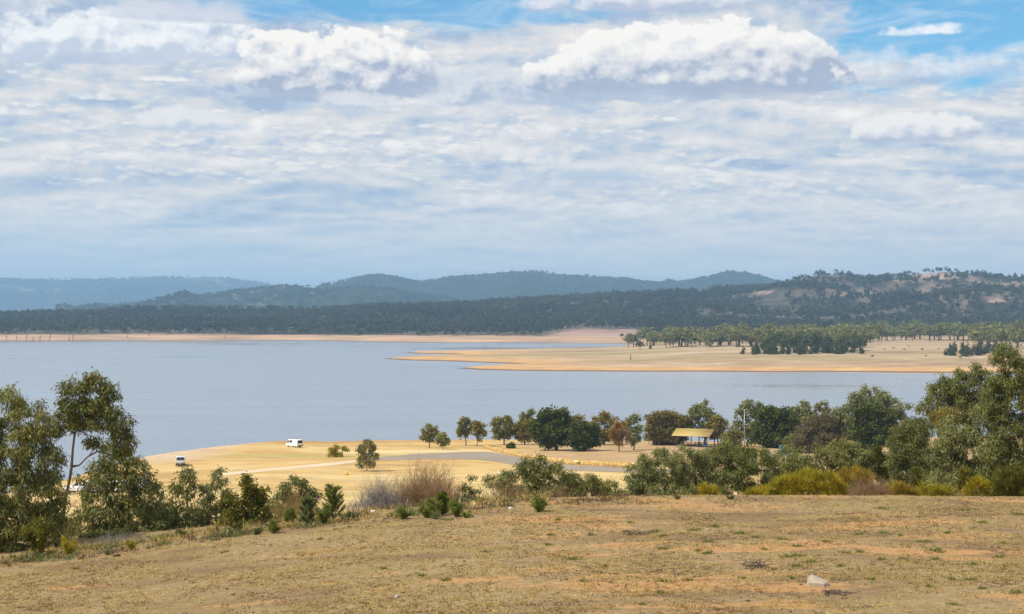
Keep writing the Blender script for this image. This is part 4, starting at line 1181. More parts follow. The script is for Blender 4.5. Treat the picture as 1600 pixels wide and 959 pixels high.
park('second pale feathery tree, against the water', 1264, 624, 1302, 680, 1284, 697, LM['park'], n=6, rt=0.3, lai=2.6, mode='gum')
park('purplish brown bare looking tree in front of the feathery trees', 1238, 642, 1334, 704, 1286, 706, LM['purple'], n=9, rt=0.3, lai=2.6, leaf=(0.5, 0.12), dome=True)
park('small yellow green tree beside the blue bin', 1222, 676, 1262, 700, 1246, 706, LM['park'], n=4, rt=0.12, lai=2.6, cs=0.7)
park('wide tall gum against the lake, behind the dark round tree', 1298, 600, 1420, 684, 1372, 706, LM['gum_blue'], n=12, rt=0.45, lai=2.3, cs=1.1, mode='gum', leaf=(0.45, 0.24), bark=bark_grey)
park('dark round tree in front of the wide tall gum', 1324, 626, 1402, 706, 1362, 712, LM['dark'], n=8, rt=0.4, lai=5.0, cs=1.1, leaf=(0.5, 0.34))
park('mid green bushy tree at the edge of the lawn, under the purplish tree', 1290, 684, 1340, 716, 1314, 716, LM['park'], n=5, rt=0.2, lai=3.6, d=210, leaf=(0.3, 0.16), cs=0.6)
park('grey green bushy tree between the dark round tree and the slope gums', 1386, 672, 1424, 716, 1402, 722, LM['gum_olive'], n=5, rt=0.2, lai=3.4, d=170, leaf=(0.28, 0.13), cs=0.6, mode='gum')
park('pale olive tree in the dip right of the dark round tree', 1404, 650, 1452, 700, 1428, 716, LM['gum_olive'], n=6, rt=0.22, lai=3.0, d=150, leaf=(0.26, 0.12), cs=0.6, mode='gum', bark=bark_grey)
park('lone upright grey green sapling on the golden lawn', 556, 682, 592, 732, 573, 735, LM['park'], rt=0.14, lai=4.2, cs=0.6, leaf=(0.3, 0.17), name='lawn_tree', bark=bark_pale,
     blobs=[(575, 691, 9, 9), (566, 701, 9, 9), (584, 702, 8, 8), (572, 713, 12, 9), (561, 717, 5, 7), (587, 712, 7, 6), (578, 724, 10, 6), (564, 726, 6, 5)])
park('low yellow green bush on the golden lawn, left of the lone sapling', 512, 693, 545, 712, 530, 713, LM['broom'], n=4, rt=0.1, lai=3.2, cs=0.6, leaf=(0.3, 0.14), name='lawn_bush', cat='shrub', parts=SH)
for i, (x0, y0, x1, bx, mt, lb) in enumerate((
    (1040, 680, 1062, 1050, 'feather', 'low grey shrub at the waterline behind the domed tree trunks'),
    (1006, 684, 1030, 1018, 'park', 'low waterside shrub left of the domed tree trunks'),
    (1144, 682, 1168, 1156, 'park', 'waterside shrub at the foot of the lamp post'),
    (1300, 672, 1330, 1316, 'feather', 'pale waterside shrub right of the purplish tree'))):
    park(lb, x0, y0, x1, 697, bx, 697, LM[mt], n=3, rt=0.08, lai=2.6, cs=0.6, cat='shrub', name='waterside_shrub', d=358, parts=SH)

# ------------------------------------------------------------------ far trees
def far_tree_meshes(rng, name, h, w, kind, leaf):
    """A lighter tree for the far shore: trunk with limbs, clumped crown."""
    if kind == 'pine':
        n = 12
        z = np.linspace(0.10, 0.95, n) * h
        a = rng.uniform(0, 6.28, n); rad = w * 0.34 * (1.05 - z / h) ** 0.8
        cl = np.stack([np.cos(a) * rad * 0.7, np.sin(a) * rad * 0.7, z], -1); cr = w * 0.34 * (1.12 - z / h)
    else:
        n = 17
        d = rand_dirs(rng, n); d[:, 2] = np.abs(d[:, 2]) * 1.15 - 0.45
        cl = d * np.array([w * 0.36, w * 0.36, h * 0.34]) * rng.uniform(0.55, 1.0, (n, 1)) + np.array([0, 0, h * 0.49])
        cr = w * 0.21 * rng.uniform(0.8, 1.3, n)
    nl = int(3.4 * w * h * 0.62 / (0.5 * leaf[0] * leaf[1]))
    tr = [np.zeros(3), np.array([0.1, 0, h * 0.18]), np.array([0.2, 0.1, h * 0.34])]
    if kind == 'pine': tr += [np.array([0.05, 0, h * 0.6]), np.array([0, 0, h * 0.9])]
    (tv, tf), (lv, lf) = plant_meshes(rng, name, cl, cr, tr, h * 0.024, leaf, nl, 'broad', 4, 0, 0.55, 0.8)
    return mesh_np(name + '_trunk', tv, tf, True), mesh_np(name + '_crown', lv, lf)


def protos(name, n, hw, kind, leaf, mat, bark):
    out = []
    for i in range(n):
        rng = np.random.default_rng(5000 + i + len(name) * 37)
        tm, cm = far_tree_meshes(rng, name, hw[0], hw[1], kind, leaf)
        tm.materials.append(bark); cm.materials.append(mat)
        out.append((tm, cm))
    return out


pr_gum = protos('shore_gum', 6, (14.0, 11.0), 'gum', (1.15, 0.8), LM['pen'], bark_brown)
pr_dark = protos('shore_oak', 4, (12.0, 9.5), 'gum', (1.1, 0.8), LM['pen_dark'], bark_brown)
pr_pine = protos('shore_pine', 5, (11.0, 6.0), 'pine', (0.95, 0.6), LM['pen_dark'], bark_brown)
pr_pale = protos('shore_pale', 2, (11.0, 7.0), 'gum', (0.95, 0.6), LM['feather'], bark_pale)
_rng = np.random.default_rng(77)


def far_tree(px, d, h, protos_, zfun, name, label, group=None, wide=1.0, base_h=14.0):
    x = (px - 800) / F * d
    z = float(zfun(np.array([x]), np.array([d]))[0])
    tm, cm = protos_[_rng.integers(len(protos_))]
    root = empty(name, (x, d, z - 0.15), label, 'tree', group, _rng.uniform(0, 6.28))
    s = h / base_h
    root.scale = (s * wide, s * wide, s)
    link('trunk', tm, None, root); link('crown', cm, None, root)
    return root


def depth_at(px, py, zfun, d0, d1):
    d = np.linspace(d0, d1, 3000)
    k = np.argmax(EYE - (py - 492) / F * d <= zfun((px - 800) / F * d, d))
    return float(d[k])


def row(px0, px1, py0, py1, n, hpx, protos_, zfun, d0, d1, name, label, group, base_h, wide=(1.05, 1.5)):
    """Trees scattered through a band of the far shore, each standing on the land."""
    for i in range(n):
        px = px0 + (px1 - px0) * np.clip((i + _rng.normal(0, 1.6)) / n, 0, 1)
        py = _rng.uniform(py0, py1) + _rng.normal(0, 0.5)
        d = depth_at(px, py, zfun, d0, d1)
        far_tree(px, d, hpx * d / F * _rng.uniform(0.62, 1.2), protos_, zfun, name, label, group, _rng.uniform(*wide), base_h)


# single trees of the peninsula first
for px, py, hp, pr, bh, wd, lab in (
        (982, 541.5, 27, pr_gum, 14, 1.1, 'leftmost dark gum at the tip of the peninsula tree line'),
        (990, 541, 25, pr_dark, 12, 1.1, 'broad dark tree second from the tip of the peninsula tree line'),
        (1000, 546, 19, pr_dark, 12, 1.15, 'round dark tree standing out on the grass before the tip of the tree line'),
        (1016, 544.5, 12, pr_pine, 11, 1.0, 'small narrow tree right of the round dark tree on the grass'),
        (1077, 542, 18, pr_pale, 11, 0.9, 'left of two pale yellowish trees before the peninsula tree line'),
        (1106, 543.5, 17, pr_pale, 11, 1.0, 'right of two pale yellowish trees before the peninsula tree line'),
        (1162, 552, 14, pr_pine, 11, 1.5, 'lone dark pine left of the dense pine grove'),
        (972, 527, 9, pr_dark, 12, 1.1, 'small dark tree at the edge of the far tan field')):
    far_tree(px, depth_at(px, py, pen_z if py > 530 else hf_z, 890 if py > 530 else 1800, 2300), 0, pr, pen_z, 'shore_tree', lab).scale = (1, 1, 1)
    o = bpy.context.scene.objects[-1].parent if False else [q for q in COL.objects if q.get('label') == lab][0]
    zf = pen_z if py > 530 else hf_z
    o.location.z = float(zf(np.array([o.location.x]), np.array([o.location.y]))[0]) - 0.15
    s = hp * o.location.y / F / bh
    o.scale = (s * wd, s * wd, s)

row(1010, 1350, 538.5, 542, 60, 31, pr_gum, pen_z, 900, 1900, 'shore_gum', 'olive gum in the front of the long tree line on the peninsula', 'front gums of the peninsula tree line', 14)
row(1015, 1360, 535, 538, 46, 31, pr_gum, pen_z, 900, 2000, 'shore_gum', 'olive gum inside the long tree line on the peninsula', 'inner gums of the peninsula tree line', 14)
row(1060, 1370, 532.5, 535, 40, 32, pr_gum, pen_z, 900, 2000, 'shore_gum', 'olive gum at the back of the long tree line on the peninsula', 'back gums of the peninsula tree line', 14)
row(1176, 1346, 549, 553, 42, 21, pr_pine, pen_z, 900, 1500, 'shore_pine', 'dark pine in the dense grove on the peninsula grass', 'pines of the peninsula grove', 11, (1.0, 1.5))
row(1200, 1348, 546, 549.5, 36, 32, pr_dark, pen_z, 900, 1500, 'shore_oak', 'rounded dark tree inside the dense grove on the peninsula grass', 'rounded trees of the peninsula grove', 12, (0.9, 1.2))
row(1352, 1620, 529, 532, 54, 29, pr_gum, pen_z, 1200, 2050, 'shore_gum', 'gum in the open tree line behind the pale field', 'gums behind the pale field', 14)
row(1352, 1640, 526.5, 528.5, 40, 27, pr_gum, hf_z, 1660, 2300, 'shore_gum', 'gum farther back in the tree line behind the pale field', 'farther gums behind the pale field', 14)
row(1530, 1640, 530, 545, 18, 36, pr_gum, pen_z, 950, 1900, 'shore_gum', 'large gum above the right hand pine belt', 'large gums above the pine belt', 14)
row(1474, 1580, 551, 556, 26, 18, pr_pine, pen_z, 900, 1500, 'shore_pine', 'pine in the loose belt at the right of the pale field', 'pines of the right hand belt', 11, (0.9, 1.4))
row(1485, 1580, 547, 551, 20, 20, pr_pine, pen_z, 900, 1500, 'shore_pine', 'pine at the back of the right hand belt', 'back pines of the right hand belt', 11, (0.9, 1.4))
# small shrubs dotted over the pale field
for i, (px, py, hp) in enumerate(((1363, 557, 5), (1413, 546, 4), (1441, 546.5, 5), (1396, 543, 3), (1447, 556, 4), (1466, 545, 3), (1500, 559, 6), (1382, 545.5, 3), (1420, 541, 3), (1352, 540.5, 4))):
    d = depth_at(px, py, pen_z, 890, 2000)
    far_tree(px, d, hp * d / F, pr_gum, pen_z, 'field_shrub', 'small brown shrub dotted over the pale peninsula field', 'small shrubs of the pale field', 1.5, 14)['category'] = 'shrub'

# trees standing free at the foot of the wooded hill
for i in range(40):
    px = _rng.uniform(-10, 870)
    py = float(tab(px, _hf_wood)) + _rng.uniform(-0.6, 0.7) + (0.5 if px > 780 else 0)
    d = depth_at(px, py, hf_z, 1750, 2600)
    far_tree(px, d, d / F * _rng.uniform(9, 14), pr_gum if i % 3 else pr_dark, hf_z, 'shore_gum', 'dark gum on the front edge of the forest above the orange beach', 'front trees of the lakeside forest', _rng.uniform(0.9, 1.3), 14)

# drowned dead trunks standing along the far left beach
for i, (px, py, hp) in enumerate(((10, 530, 8), (26, 529.5, 7), (41, 531.5, 11), (52, 531.8, 7), (62, 531, 10), (77, 531.5, 8), (79, 526, 7), (108, 532.3, 7), (114, 531, 11), (199, 527, 4), (234, 525, 8), (352, 527, 5))):
    d = EYE * F / (py - 492) if py > 531 else depth_at(px, py, hf_z, 1700, 2500)
    rng = np.random.default_rng(6000 + i)
    h = hp * d / F
    pts = np.array([[0, 0, 0], [rng.normal() * .3, 0, h * 0.4], [rng.normal() * .5, 0, h * 0.75], [rng.normal() * .8, 0, h]])
    br = [(pts[1] + (pts[2] - pts[1]) * rng.uniform(0, 1), np.array([rng.choice([-1, 1]) * h * rng.uniform(.15, .3), rng.normal() * h * .1, h * rng.uniform(.05, .25)])) for _ in range(3)]
    p0 = np.concatenate([pts[:-1], [b[0] for b in br]]); p1 = np.concatenate([pts[1:], [b[0] + b[1] for b in br]])
    v, f = tubes(p0, np.concatenate([[.42, .34, .26], [.2] * 3]), p1, np.concatenate([[.34, .26, .12], [.08] * 3]), 5)
    x = (px - 800) / F * d
    z = max(-0.2, float(hf_z(np.array([x]), np.array([d]))[0]))
    o = link('dead_tree', mesh_np('dead_tree', v, f), bark_brown, loc=(x, d, z - 0.2))
    tag(o, 'bare drowned tree trunk standing at the far left beach', 'dead tree', 'drowned trunks along the far beach')


# the forests that read as one mass
def forest(name, mat, n, px_rng, y_rng, zfun, h, w, leaf, keep, seed, faces):
    rng = np.random.default_rng(seed)
    px = rng.uniform(*px_rng, n); y = rng.uniform(*y_rng, n)
    x = (px - 800) / F * y
    z = zfun(x, y)
    k = keep(px, 492 + (EYE - z) / y * F, x, y, z, rng)
    x, y, z = x[k], y[k], z[k]
    n = len(x)
    hs = h * rng.uniform(0.65, 1.25, n); ws = w * rng.uniform(0.7, 1.25, n)
    nb = 4                                            # lobes per crown
    ld = rand_dirs(rng, n * nb).reshape(n, nb, 3)
    lob = ld * np.array([0.30, 0.30, 0.20]) + np.array([0, 0, 0.62])
    m = faces
    li = rng.integers(0, nb, (n, m))
    c = np.take_along_axis(lob, li[..., None].repeat(3, 2), 1) + rand_dirs(rng, n * m).reshape(n, m, 3) * np.array([0.26, 0.26, 0.20]) * rng.uniform(0.5, 1.1, (n, m, 1))
    c = c * np.stack([ws, ws, hs], -1)[:, None, :] + np.stack([x, y, z], -1)[:, None, :]
    c = c.reshape(-1, 3)
    a = rand_dirs(rng, len(c)); s = unit(np.cross(a, rand_dirs(rng, len(c))))
    L = leaf * rng.uniform(0.7, 1.3, len(c))
    lv, lf = leaf_quads(c - a * L[:, None] * 0.5, a, s, L, L * 0.8)
    o = link(name, mesh_np(name, lv, lf), mat)
    tag(o, kind='stuff')
    return o


def keep_hf(px, py, x, y, z, rng):
    yw = np.array([EYE * 0 + 1.0])
    front = py < tab(px, _hf_wood) + rng.normal(0, 0.4, len(px))
    dens = 0.9 - 0.42 * sstep(px, 1100, 1450) * sstep(y, 2300, 2900) * sstep(y, 2400, 3000)
    gaps = fbm(x * 0.006, y * 0.006, 140, 3) > -0.47 + 0.12 * sstep(px, 1150, 1450)
    return front & (rng.uniform(0, 1, len(px)) < dens) & gaps & (rng.uniform(0, 1, len(px)) > in_bare(px, py - 1.5) * 0.95) & (y > 1700)


forest('forest', LM['forest'], 24500, (-60, 1960), (1700, 3620), hf_z, 13.0, 11.0, 2.5, keep_hf, 201, 46)


def keep_r(th, seed, sc):
    def f(px, py, x, y, z, rng):
        return (fbm(x * sc, y * sc, seed, 4) > th + rng.normal(0, 0.12, len(px))) & (z > 2)
    return f


forest('range_woods', LM['range'], 13000, (60, 760), (4100, 5450), lambda x, y: range_z(x, y, HM, 3900, 5200, 6300, 60, 75, 9), 11.0, 12.0, 4.2, keep_r(-0.02, 150, 0.0032), 202, 16)
forest('blue_woods', LM['range'], 16000, (440, 1290), (5600, 7050), lambda x, y: range_z(x, y, HB, 5300, 6900, 8200, 71, 120, 9), 13.0, 15.0, 5.5, keep_r(-0.32, 160, 0.0028), 203, 15)
forest('distant_woods', LM['range'], 8000, (-40, 500), (10600, 12650), lambda x, y: range_z(x, y, HD, 10000, 12500, 14400, 83, 130, 8), 15.0, 26.0, 11.0, keep_r(-0.02, 170, 0.002), 204, 10)

# ------------------------------------------------------------------ roads, wall, park things
def strip(name, top, bot, mat, lift, n=70, m=8):
    top = np.array(top, float); bot = np.array(bot, float)
    def along(a, t):
        s = np.concatenate([[0], np.cumsum(np.hypot(np.diff(a[:, 0]), np.diff(a[:, 1]) * 3))]); s /= s[-1]
        return np.stack([np.interp(t, s, a[:, 0]), np.interp(t, s, a[:, 1])], -1)
    t = np.linspace(0, 1, n)
    A = np.array([hit(*q, 70) for q in along(top, t)]); B = np.array([hit(*q, 70) for q in along(bot, t)])
    k = np.ones(5) / 5
    for Q in (A, B):
        for j in (0, 1):
            Q[2:-2, j] = np.convolve(Q[:, j], k, 'valid')
    f = np.linspace(0, 1, m)[:, None, None]
    G = A[None] * (1 - f) + B[None] * f
    G[..., 2] = near_z(G[..., 0], G[..., 1]) + lift
    me = mesh_np(name, G.reshape(-1, 3), grid_faces(m, n)[:, ::-1], True)
    return tag(link(name, me, mat), kind='structure')


def ground_paint(name, c0, c1, scale, rough=0.9):
    m, g, b, _ = new_mat(name)
    p = g.node('ShaderNodeTexCoord').outputs['Object']
    k = g.add(g.mul(g.noise(g.vmul(p, (0.4, 1, 1)), scale, 5, 0.65), 0.6), g.mul(g.noise(p, scale * 9, 4, 0.7), 0.4))
    g.put(b.inputs['Base Color'], g.ramp(k, [(0.35, c0), (0.65, c1)]))
    b.inputs['Roughness'].default_value = rough
    b.inputs['Specular IOR Level'].default_value = 0.15
    return m


strip('road', [(575, 715.5), (600, 713), (640, 708.5), (700, 706.3), (750, 704.6), (772, 705.5), (800, 711), (840, 718.5), (880, 724), (930, 727.5), (980, 729.6), (1020, 731.5), (1080, 735)],
      [(575, 718), (610, 718.5), (660, 716.2), (735, 716.5), (770, 719.5), (800, 725), (840, 730), (880, 733.5), (930, 735.8), (980, 737), (1020, 738), (1080, 741)], ground_paint('worn_asphalt', (0.23, 0.18, 0.13), (0.36, 0.29, 0.215), 0.12), 0.035)
strip('gravel_track', [(330, 741), (380, 735), (450, 728), (520, 721.5), (572, 715.8)], [(330, 745), (380, 739), (450, 732.5), (520, 726.5), (572, 719.2)],
      ground_paint('pale_gravel', (0.52, 0.38, 0.23), (0.68, 0.53, 0.36), 0.3), 0.03)
strip('path', [(1195, 708), (1222, 704.5), (1250, 703.5)], [(1195, 712), (1222, 711), (1250, 711.5)], ground_paint('grey_path', (0.30, 0.25, 0.20), (0.46, 0.40, 0.34), 0.4), 0.03, n=20, m=5)

BM_FACES = [[0, 3, 2, 1], [4, 5, 6, 7], [0, 1, 5, 4], [1, 2, 6, 5], [2, 3, 7, 6], [3, 0, 4, 7]]


class MB:
    """Collects boxes, tubes and prisms into one mesh."""
    def __init__(self):
        self.v, self.f, self.n = [], {}, 0

    def _put(self, v, faces):
        for fc in faces:
            self.f.setdefault(len(fc), []).append([i + self.n for i in fc])
        self.v.append(np.asarray(v, float)); self.n += len(v)
        return self

    def box(self, x0, x1, y0, y1, z0, z1, rz=0.0, o=(0, 0, 0), taper=0.0):
        t = taper
        v = np.array([[x0, y0, z0], [x1, y0, z0], [x1, y1, z0], [x0, y1, z0], [x0 + t, y0 + t, z1], [x1 - t, y0 + t, z1], [x1 - t, y1 - t, z1], [x0 + t, y1 - t, z1]])
        c, s = math.cos(rz), math.sin(rz)
        v = np.stack([v[:, 0] * c - v[:, 1] * s + o[0], v[:, 0] * s + v[:, 1] * c + o[1], v[:, 2] + o[2]], -1)
        return self._put(v, BM_FACES)

    def bar(self, a, b, r, sides=8, r2=None):
        v, f = tubes([a], [r], [b], [r if r2 is None else r2], sides)
        return self._put(v, f.tolist() + [list(range(sides))[::-1], list(range(sides, 2 * sides))])

    def prism(self, prof, y0, y1, inset=0.0, zc=0.0):
        """Side profile (x, z) extruded across y."""
        n = len(prof)
        a = [(x, y0, z) for x, z in prof]; b = [(x, y1, z) for x, z in prof]
        return self._put(a + b, [list(range(n)), list(range(2 * n - 1, n - 1, -1))] + [[i, i + n, (i + 1) % n + n, (i + 1) % n] for i in range(n)])

    def quad(self, pts):
        return self._put(pts, [list(range(len(pts)))])

    def build(self, name, mat, parent=None, loc=None, bevel=0.0, smooth=False):
        me = mesh_np(name, np.concatenate(self.v), [np.array(x) for x in self.f.values()], smooth)
        o = link(name, me, mat, parent, loc)
        if bevel:
            b = o.modifiers.new('bevel', 'BEVEL'); b.width = bevel; b.segments = 2; b.limit_method = 'ANGLE'; b.angle_limit = math.radians(40)
        return o


# low yellow stone wall along the outside of the bend
def stone_wall():
    m, g, b, _ = new_mat('yellow_sandstone')
    p = g.node('ShaderNodeTexCoord').outputs['Object']
    v = g.voronoi(g.vmul(p, (1, 1, 1.6)), 1.7, 'F1', 'Color')
    k = g.xyz(v)[0]
    e = g.voronoi(g.vmul(p, (1, 1, 1.6)), 1.7, 'DISTANCE_TO_EDGE')
    c = g.ramp(k, [(0.0, (0.36, 0.21, 0.055)), (0.6, (0.56, 0.35, 0.095)), (1.0, (0.68, 0.47, 0.17))])
    c = g.mix(g.smooth(e, 0.07, 0.02), c, (0.22, 0.13, 0.05))
    g.put(b.inputs['Base Color'], c); b.inputs['Roughness'].default_value = 0.9
    pts = np.array([(757, 698.5), (760, 700.5), (768, 703), (782, 706), (800, 710), (824, 715), (850, 719.5), (880, 723.4), (910, 726), (945, 728), (980, 729.5), (1015, 731)], float)
    q = np.array([hit(x, y - 0.3, 70) for x, y in pts])
    t = np.linspace(0, len(q) - 1, 90)
    q = np.stack([np.interp(t, np.arange(len(q)), q[:, j]) for j in range(3)], -1)
    k5 = np.ones(7) / 7
    for j in (0, 1): q[3:-3, j] = np.convolve(q[:, j], k5, 'valid')
    tg = unit(np.gradient(q[:, :2], axis=0)); nm = np.stack([-tg[:, 1], tg[:, 0]], -1)
    rng = np.random.default_rng(8)
    h = 0.80 + rng.normal(0, 0.03, len(q))
    w = 0.22 + rng.normal(0, 0.015, len(q))
    zg = near_z(q[:, 0], q[:, 1])
    ring = []
    for sx, top in ((-1, 0), (-1, 1), (1, 1), (1, 0)):
        xy = q[:, :2] + nm * (sx * w)[:, None]
        ring.append(np.concatenate([xy, (zg + (h if top else -0.3))[:, None]], 1))
    V = np.stack(ring, 1).reshape(-1, 3)
    i = np.arange(len(q) - 1)[:, None] * 4; k = np.arange(4)[None]
    f = np.stack([i + k, i + (k + 1) % 4, i + 4 + (k + 1) % 4, i + 4 + k], -1).reshape(-1, 4)
    f = np.concatenate([f, [[0, 3, 2, 1], [len(V) - 4, len(V) - 3, len(V) - 2, len(V) - 1]]])
    o = link('stone_wall', mesh_np('stone_wall', V, f), m)
    tag(o, 'low yellow stone wall curving along the outside of the road bend', 'wall')


stone_wall()

white = plain('white_paint', (0.80, 0.80, 0.78), 0.3, spec=0.5, var=0.03)
silver = plain('silver_white_paint', (0.66, 0.65, 0.63), 0.3, spec=0.5, var=0.03)
glass = plain('dark_car_glass', (0.018, 0.020, 0.024), 0.08, spec=0.6, var=0.02)
black = plain('black_plastic', (0.02, 0.02, 0.021), 0.6)
rubber = plain('tyre_rubber', (0.018, 0.017, 0.016), 0.85)
steel = plain('wheel_steel', (0.45, 0.45, 0.46), 0.35, metallic=0.8)
red_lens = plain('red_lens', (0.42, 0.02, 0.015), 0.25, spec=0.6)
amber = plain('clear_lens', (0.75, 0.72, 0.66), 0.15, spec=0.6)


def wheel(root, x, y, r, w=0.2):
    s = 1 if y > 0 else -1
    t = MB().bar((x, y - s * w, r), (x, y, r), r, 18).build('wheel', rubber, root)
    MB().bar((x, y - s * 0.02, r), (x, y + s * 0.012, r), r * 0.6, 14).build('hub', steel, t)


def van(b, rz, label):
    """High roofed delivery van, nose along +x."""
    r = empty('van', b, label, 'van', rz=rz)
    L, W = 4.5, 0.86
    side = [(-2.22, 0.32), (2.20, 0.32), (2.27, 0.55), (2.25, 0.86), (2.05, 1.06), (1.42, 1.86), (1.15, 1.97), (-2.05, 1.99), (-2.20, 1.86), (-2.27, 0.9), (-2.27, 0.5)]
    MB().prism(side, -W, W).build('body', white, r, bevel=0.07)
    MB().quad([(2.06, -0.72, 1.075), (2.06, 0.72, 1.075), (1.46, 0.66, 1.835), (1.46, -0.66, 1.835)]).build('windscreen', glass, r, loc=(0.014, 0, 0.012))
    for s in (-1, 1):
        y = s * (W + 0.006)
        fr = [(1.86, 1.10), (1.36, 1.70), (0.98, 1.74), (0.98, 1.10)]
        MB().prism(fr, y - 0.006, y + 0.006).build('side_window', glass, r)
        MB().prism([(0.80, 1.14), (0.80, 1.74), (-0.25, 1.74), (-0.25, 1.14)], y - 0.006, y + 0.006).build('side_window', glass, r)
        MB().box(-2.285, -2.245, s * 0.80 - 0.05, s * 0.80 + 0.05, 0.78, 1.12).build('tail_light', red_lens, r)
        MB().box(2.22, 2.275, s * 0.62 - 0.14, s * 0.62 + 0.14, 0.74, 0.92).build('headlight', amber, r)
        MB().box(1.52, 1.66, s * 0.97 - 0.11, s * 0.97 + 0.11, 1.06, 1.28).build('mirror', black, r, bevel=0.02)
        MB().box(-0.6, -0.42, y - 0.012, y + 0.012, 1.0, 1.05).build('door_handle', black, r)
        for x in (1.35, -1.25): wheel(r, x, s * 0.84, 0.33)
    MB().quad([(-2.275, -0.70, 1.10), (-2.275, 0.70, 1.10), (-2.238, 0.68, 1.72), (-2.238, -0.68, 1.72)]).build('rear_window', glass, r, loc=(-0.012, 0, 0))
    MB().box(-2.34, -2.2, -0.84, 0.84, 0.32, 0.56).build('bumper', black, r, bevel=0.03)
    MB().box(2.2, 2.33, -0.84, 0.84, 0.32, 0.54).build('bumper', white, r, bevel=0.03)
    q = MB()
    for x in (-1.6, -0.2, 0.9): q.bar((x, -0.74, 2.08), (x, 0.74, 2.08), 0.022, 6)
    for y in (-0.7, 0.7):
        q.bar((-1.7, y, 2.05), (1.0, y, 2.05), 0.02, 6)
        for x in (-1.6, -0.2, 0.9): q.bar((x, y, 1.95), (x, y, 2.08), 0.02, 6)
    q.build('roof_rack', black, r)
    return r


def car(b, rz, label, name='car', cat='car', kind='wagon', paint=None):
    """Wagon or pickup, nose along +x."""
    r = empty(name, b, label, cat, rz=rz)
    paint = paint or white
    W = 0.89
    if kind == 'ute':
        side = [(-2.55, 0.45), (2.40, 0.42), (2.50, 0.62), (2.46, 0.98), (1.35, 1.12), (-0.55, 1.13), (-2.55, 1.13), (-2.60, 0.95)]
        cab = [(1.30, 1.12), (0.62, 1.70), (-0.30, 1.74), (-0.72, 1.66), (-0.86, 1.12)]
        rear = [(-0.885, 1.18), (-0.755, 1.62)]
        wins = [[(1.08, 1.17), (0.60, 1.62), (0.30, 1.64), (0.30, 1.17)], [(0.22, 1.17), (0.22, 1.64), (-0.30, 1.66), (-0.55, 1.17)]]
        fr = [(1.32, 1.13), (0.655, 1.69)]; wx = (1.55, -1.55)
    else:
        side = [(-2.30, 0.42), (2.25, 0.40), (2.34, 0.60), (2.28, 0.95), (1.30, 1.06), (-2.20, 1.08), (-2.34, 0.95)]
        cab = [(1.22, 1.06), (0.50, 1.62), (-0.40, 1.68), (-1.85, 1.62), (-2.22, 1.08)]
        rear = [(-2.225, 1.13), (-1.895, 1.60)]
        wins = [[(0.98, 1.12), (0.50, 1.53), (0.15, 1.57), (0.15, 1.12)], [(0.06, 1.12), (0.06, 1.57), (-0.85, 1.58), (-0.85, 1.12)], [(-0.95, 1.12), (-0.95, 1.57), (-1.70, 1.54), (-1.90, 1.12)]]
        fr = [(1.235, 1.075), (0.53, 1.605)]; wx = (1.45, -1.40)
    q = MB().prism(side, -W, W)
    q.build('body', paint, r, bevel=0.07)
    MB().prism(cab, -W + 0.10, W - 0.10).build('cabin', paint, r, bevel=0.05)
    if kind == 'ute':
        MB().box(-2.5, -0.95, -0.76, 0.76, 1.128, 1.145).build('tray_cover', black, r)
        MB().box(-2.58, -2.53, -0.55, 0.55, 0.86, 0.9).build('tailgate_handle', black, r)
    for s in (-1, 1):
        y = s * (W - 0.095)
        for w in wins: MB().prism(w, y - 0.006, y + 0.006).build('side_window', glass, r)
        xr = side[-1][0]
        MB().box(xr - 0.012, xr + 0.03, s * (W - 0.10) - 0.09, s * (W - 0.10) + 0.09, 0.80, 1.02).build('tail_light', red_lens, r)
        MB().box(2.24, 2.35 if kind != 'ute' else 2.50, s * 0.66 - 0.16, s * 0.66 + 0.16, 0.74, 0.90).build('headlight', amber, r)
        MB().box(0.95, 1.08, s * (W + 0.06) - 0.09, s * (W + 0.06) + 0.09, 1.08, 1.24).build('mirror', paint, r, bevel=0.02)
        for x in wx: wheel(r, x, s * (W - 0.02), 0.36 if kind == 'ute' else 0.33)
    w2 = W - 0.17
    MB().quad([(rear[0][0], -w2, rear[0][1]), (rear[0][0], w2, rear[0][1]), (rear[1][0], w2 - .05, rear[1][1]), (rear[1][0], -w2 + .05, rear[1][1])]).build('rear_window', glass, r, loc=(-0.012, 0, 0.004))
    MB().quad([(fr[0][0], -w2, fr[0][1]), (fr[0][0], w2, fr[0][1]), (fr[1][0], w2 - .05, fr[1][1]), (fr[1][0], -w2 + .05, fr[1][1])]).build('windscreen', glass, r, loc=(0.012, 0, 0.012))
    xr = side[0][0]
    MB().box(xr - 0.10, xr + 0.06, -W + 0.02, W - 0.02, 0.40, 0.62).build('bumper', black, r, bevel=0.03)
    MB().box(xr - 0.112, xr - 0.098, -0.19, 0.19, 0.47, 0.57).build('number_plate', amber, r)
    return r


van(hit(460, 697.6, 200), math.radians(180 - 44), 'white delivery van parked on the skyline of the bank, seen from its rear corner').scale = (0.82, 0.82, 0.82)
car(hit(282, 726, 200), math.radians(102), 'silver white pickup ute driving away over the bank by the lake', 'pickup_ute', 'ute', 'ute', silver).scale = (0.9, 0.9, 0.88)
car(hit(173, 768, 120), math.radians(158), 'white wagon half hidden by leaves below the leaning gum crown', 'car', 'car', 'wagon', white)
car(hit(212, 764, 120), math.radians(150), 'pale car behind the right edge of the leaning gum crown', 'car', 'car', 'wagon', silver)
car(hit(128, 770, 120), math.radians(172), 'low white car glimpsed between the two left gums', 'car', 'car', 'wagon', white)

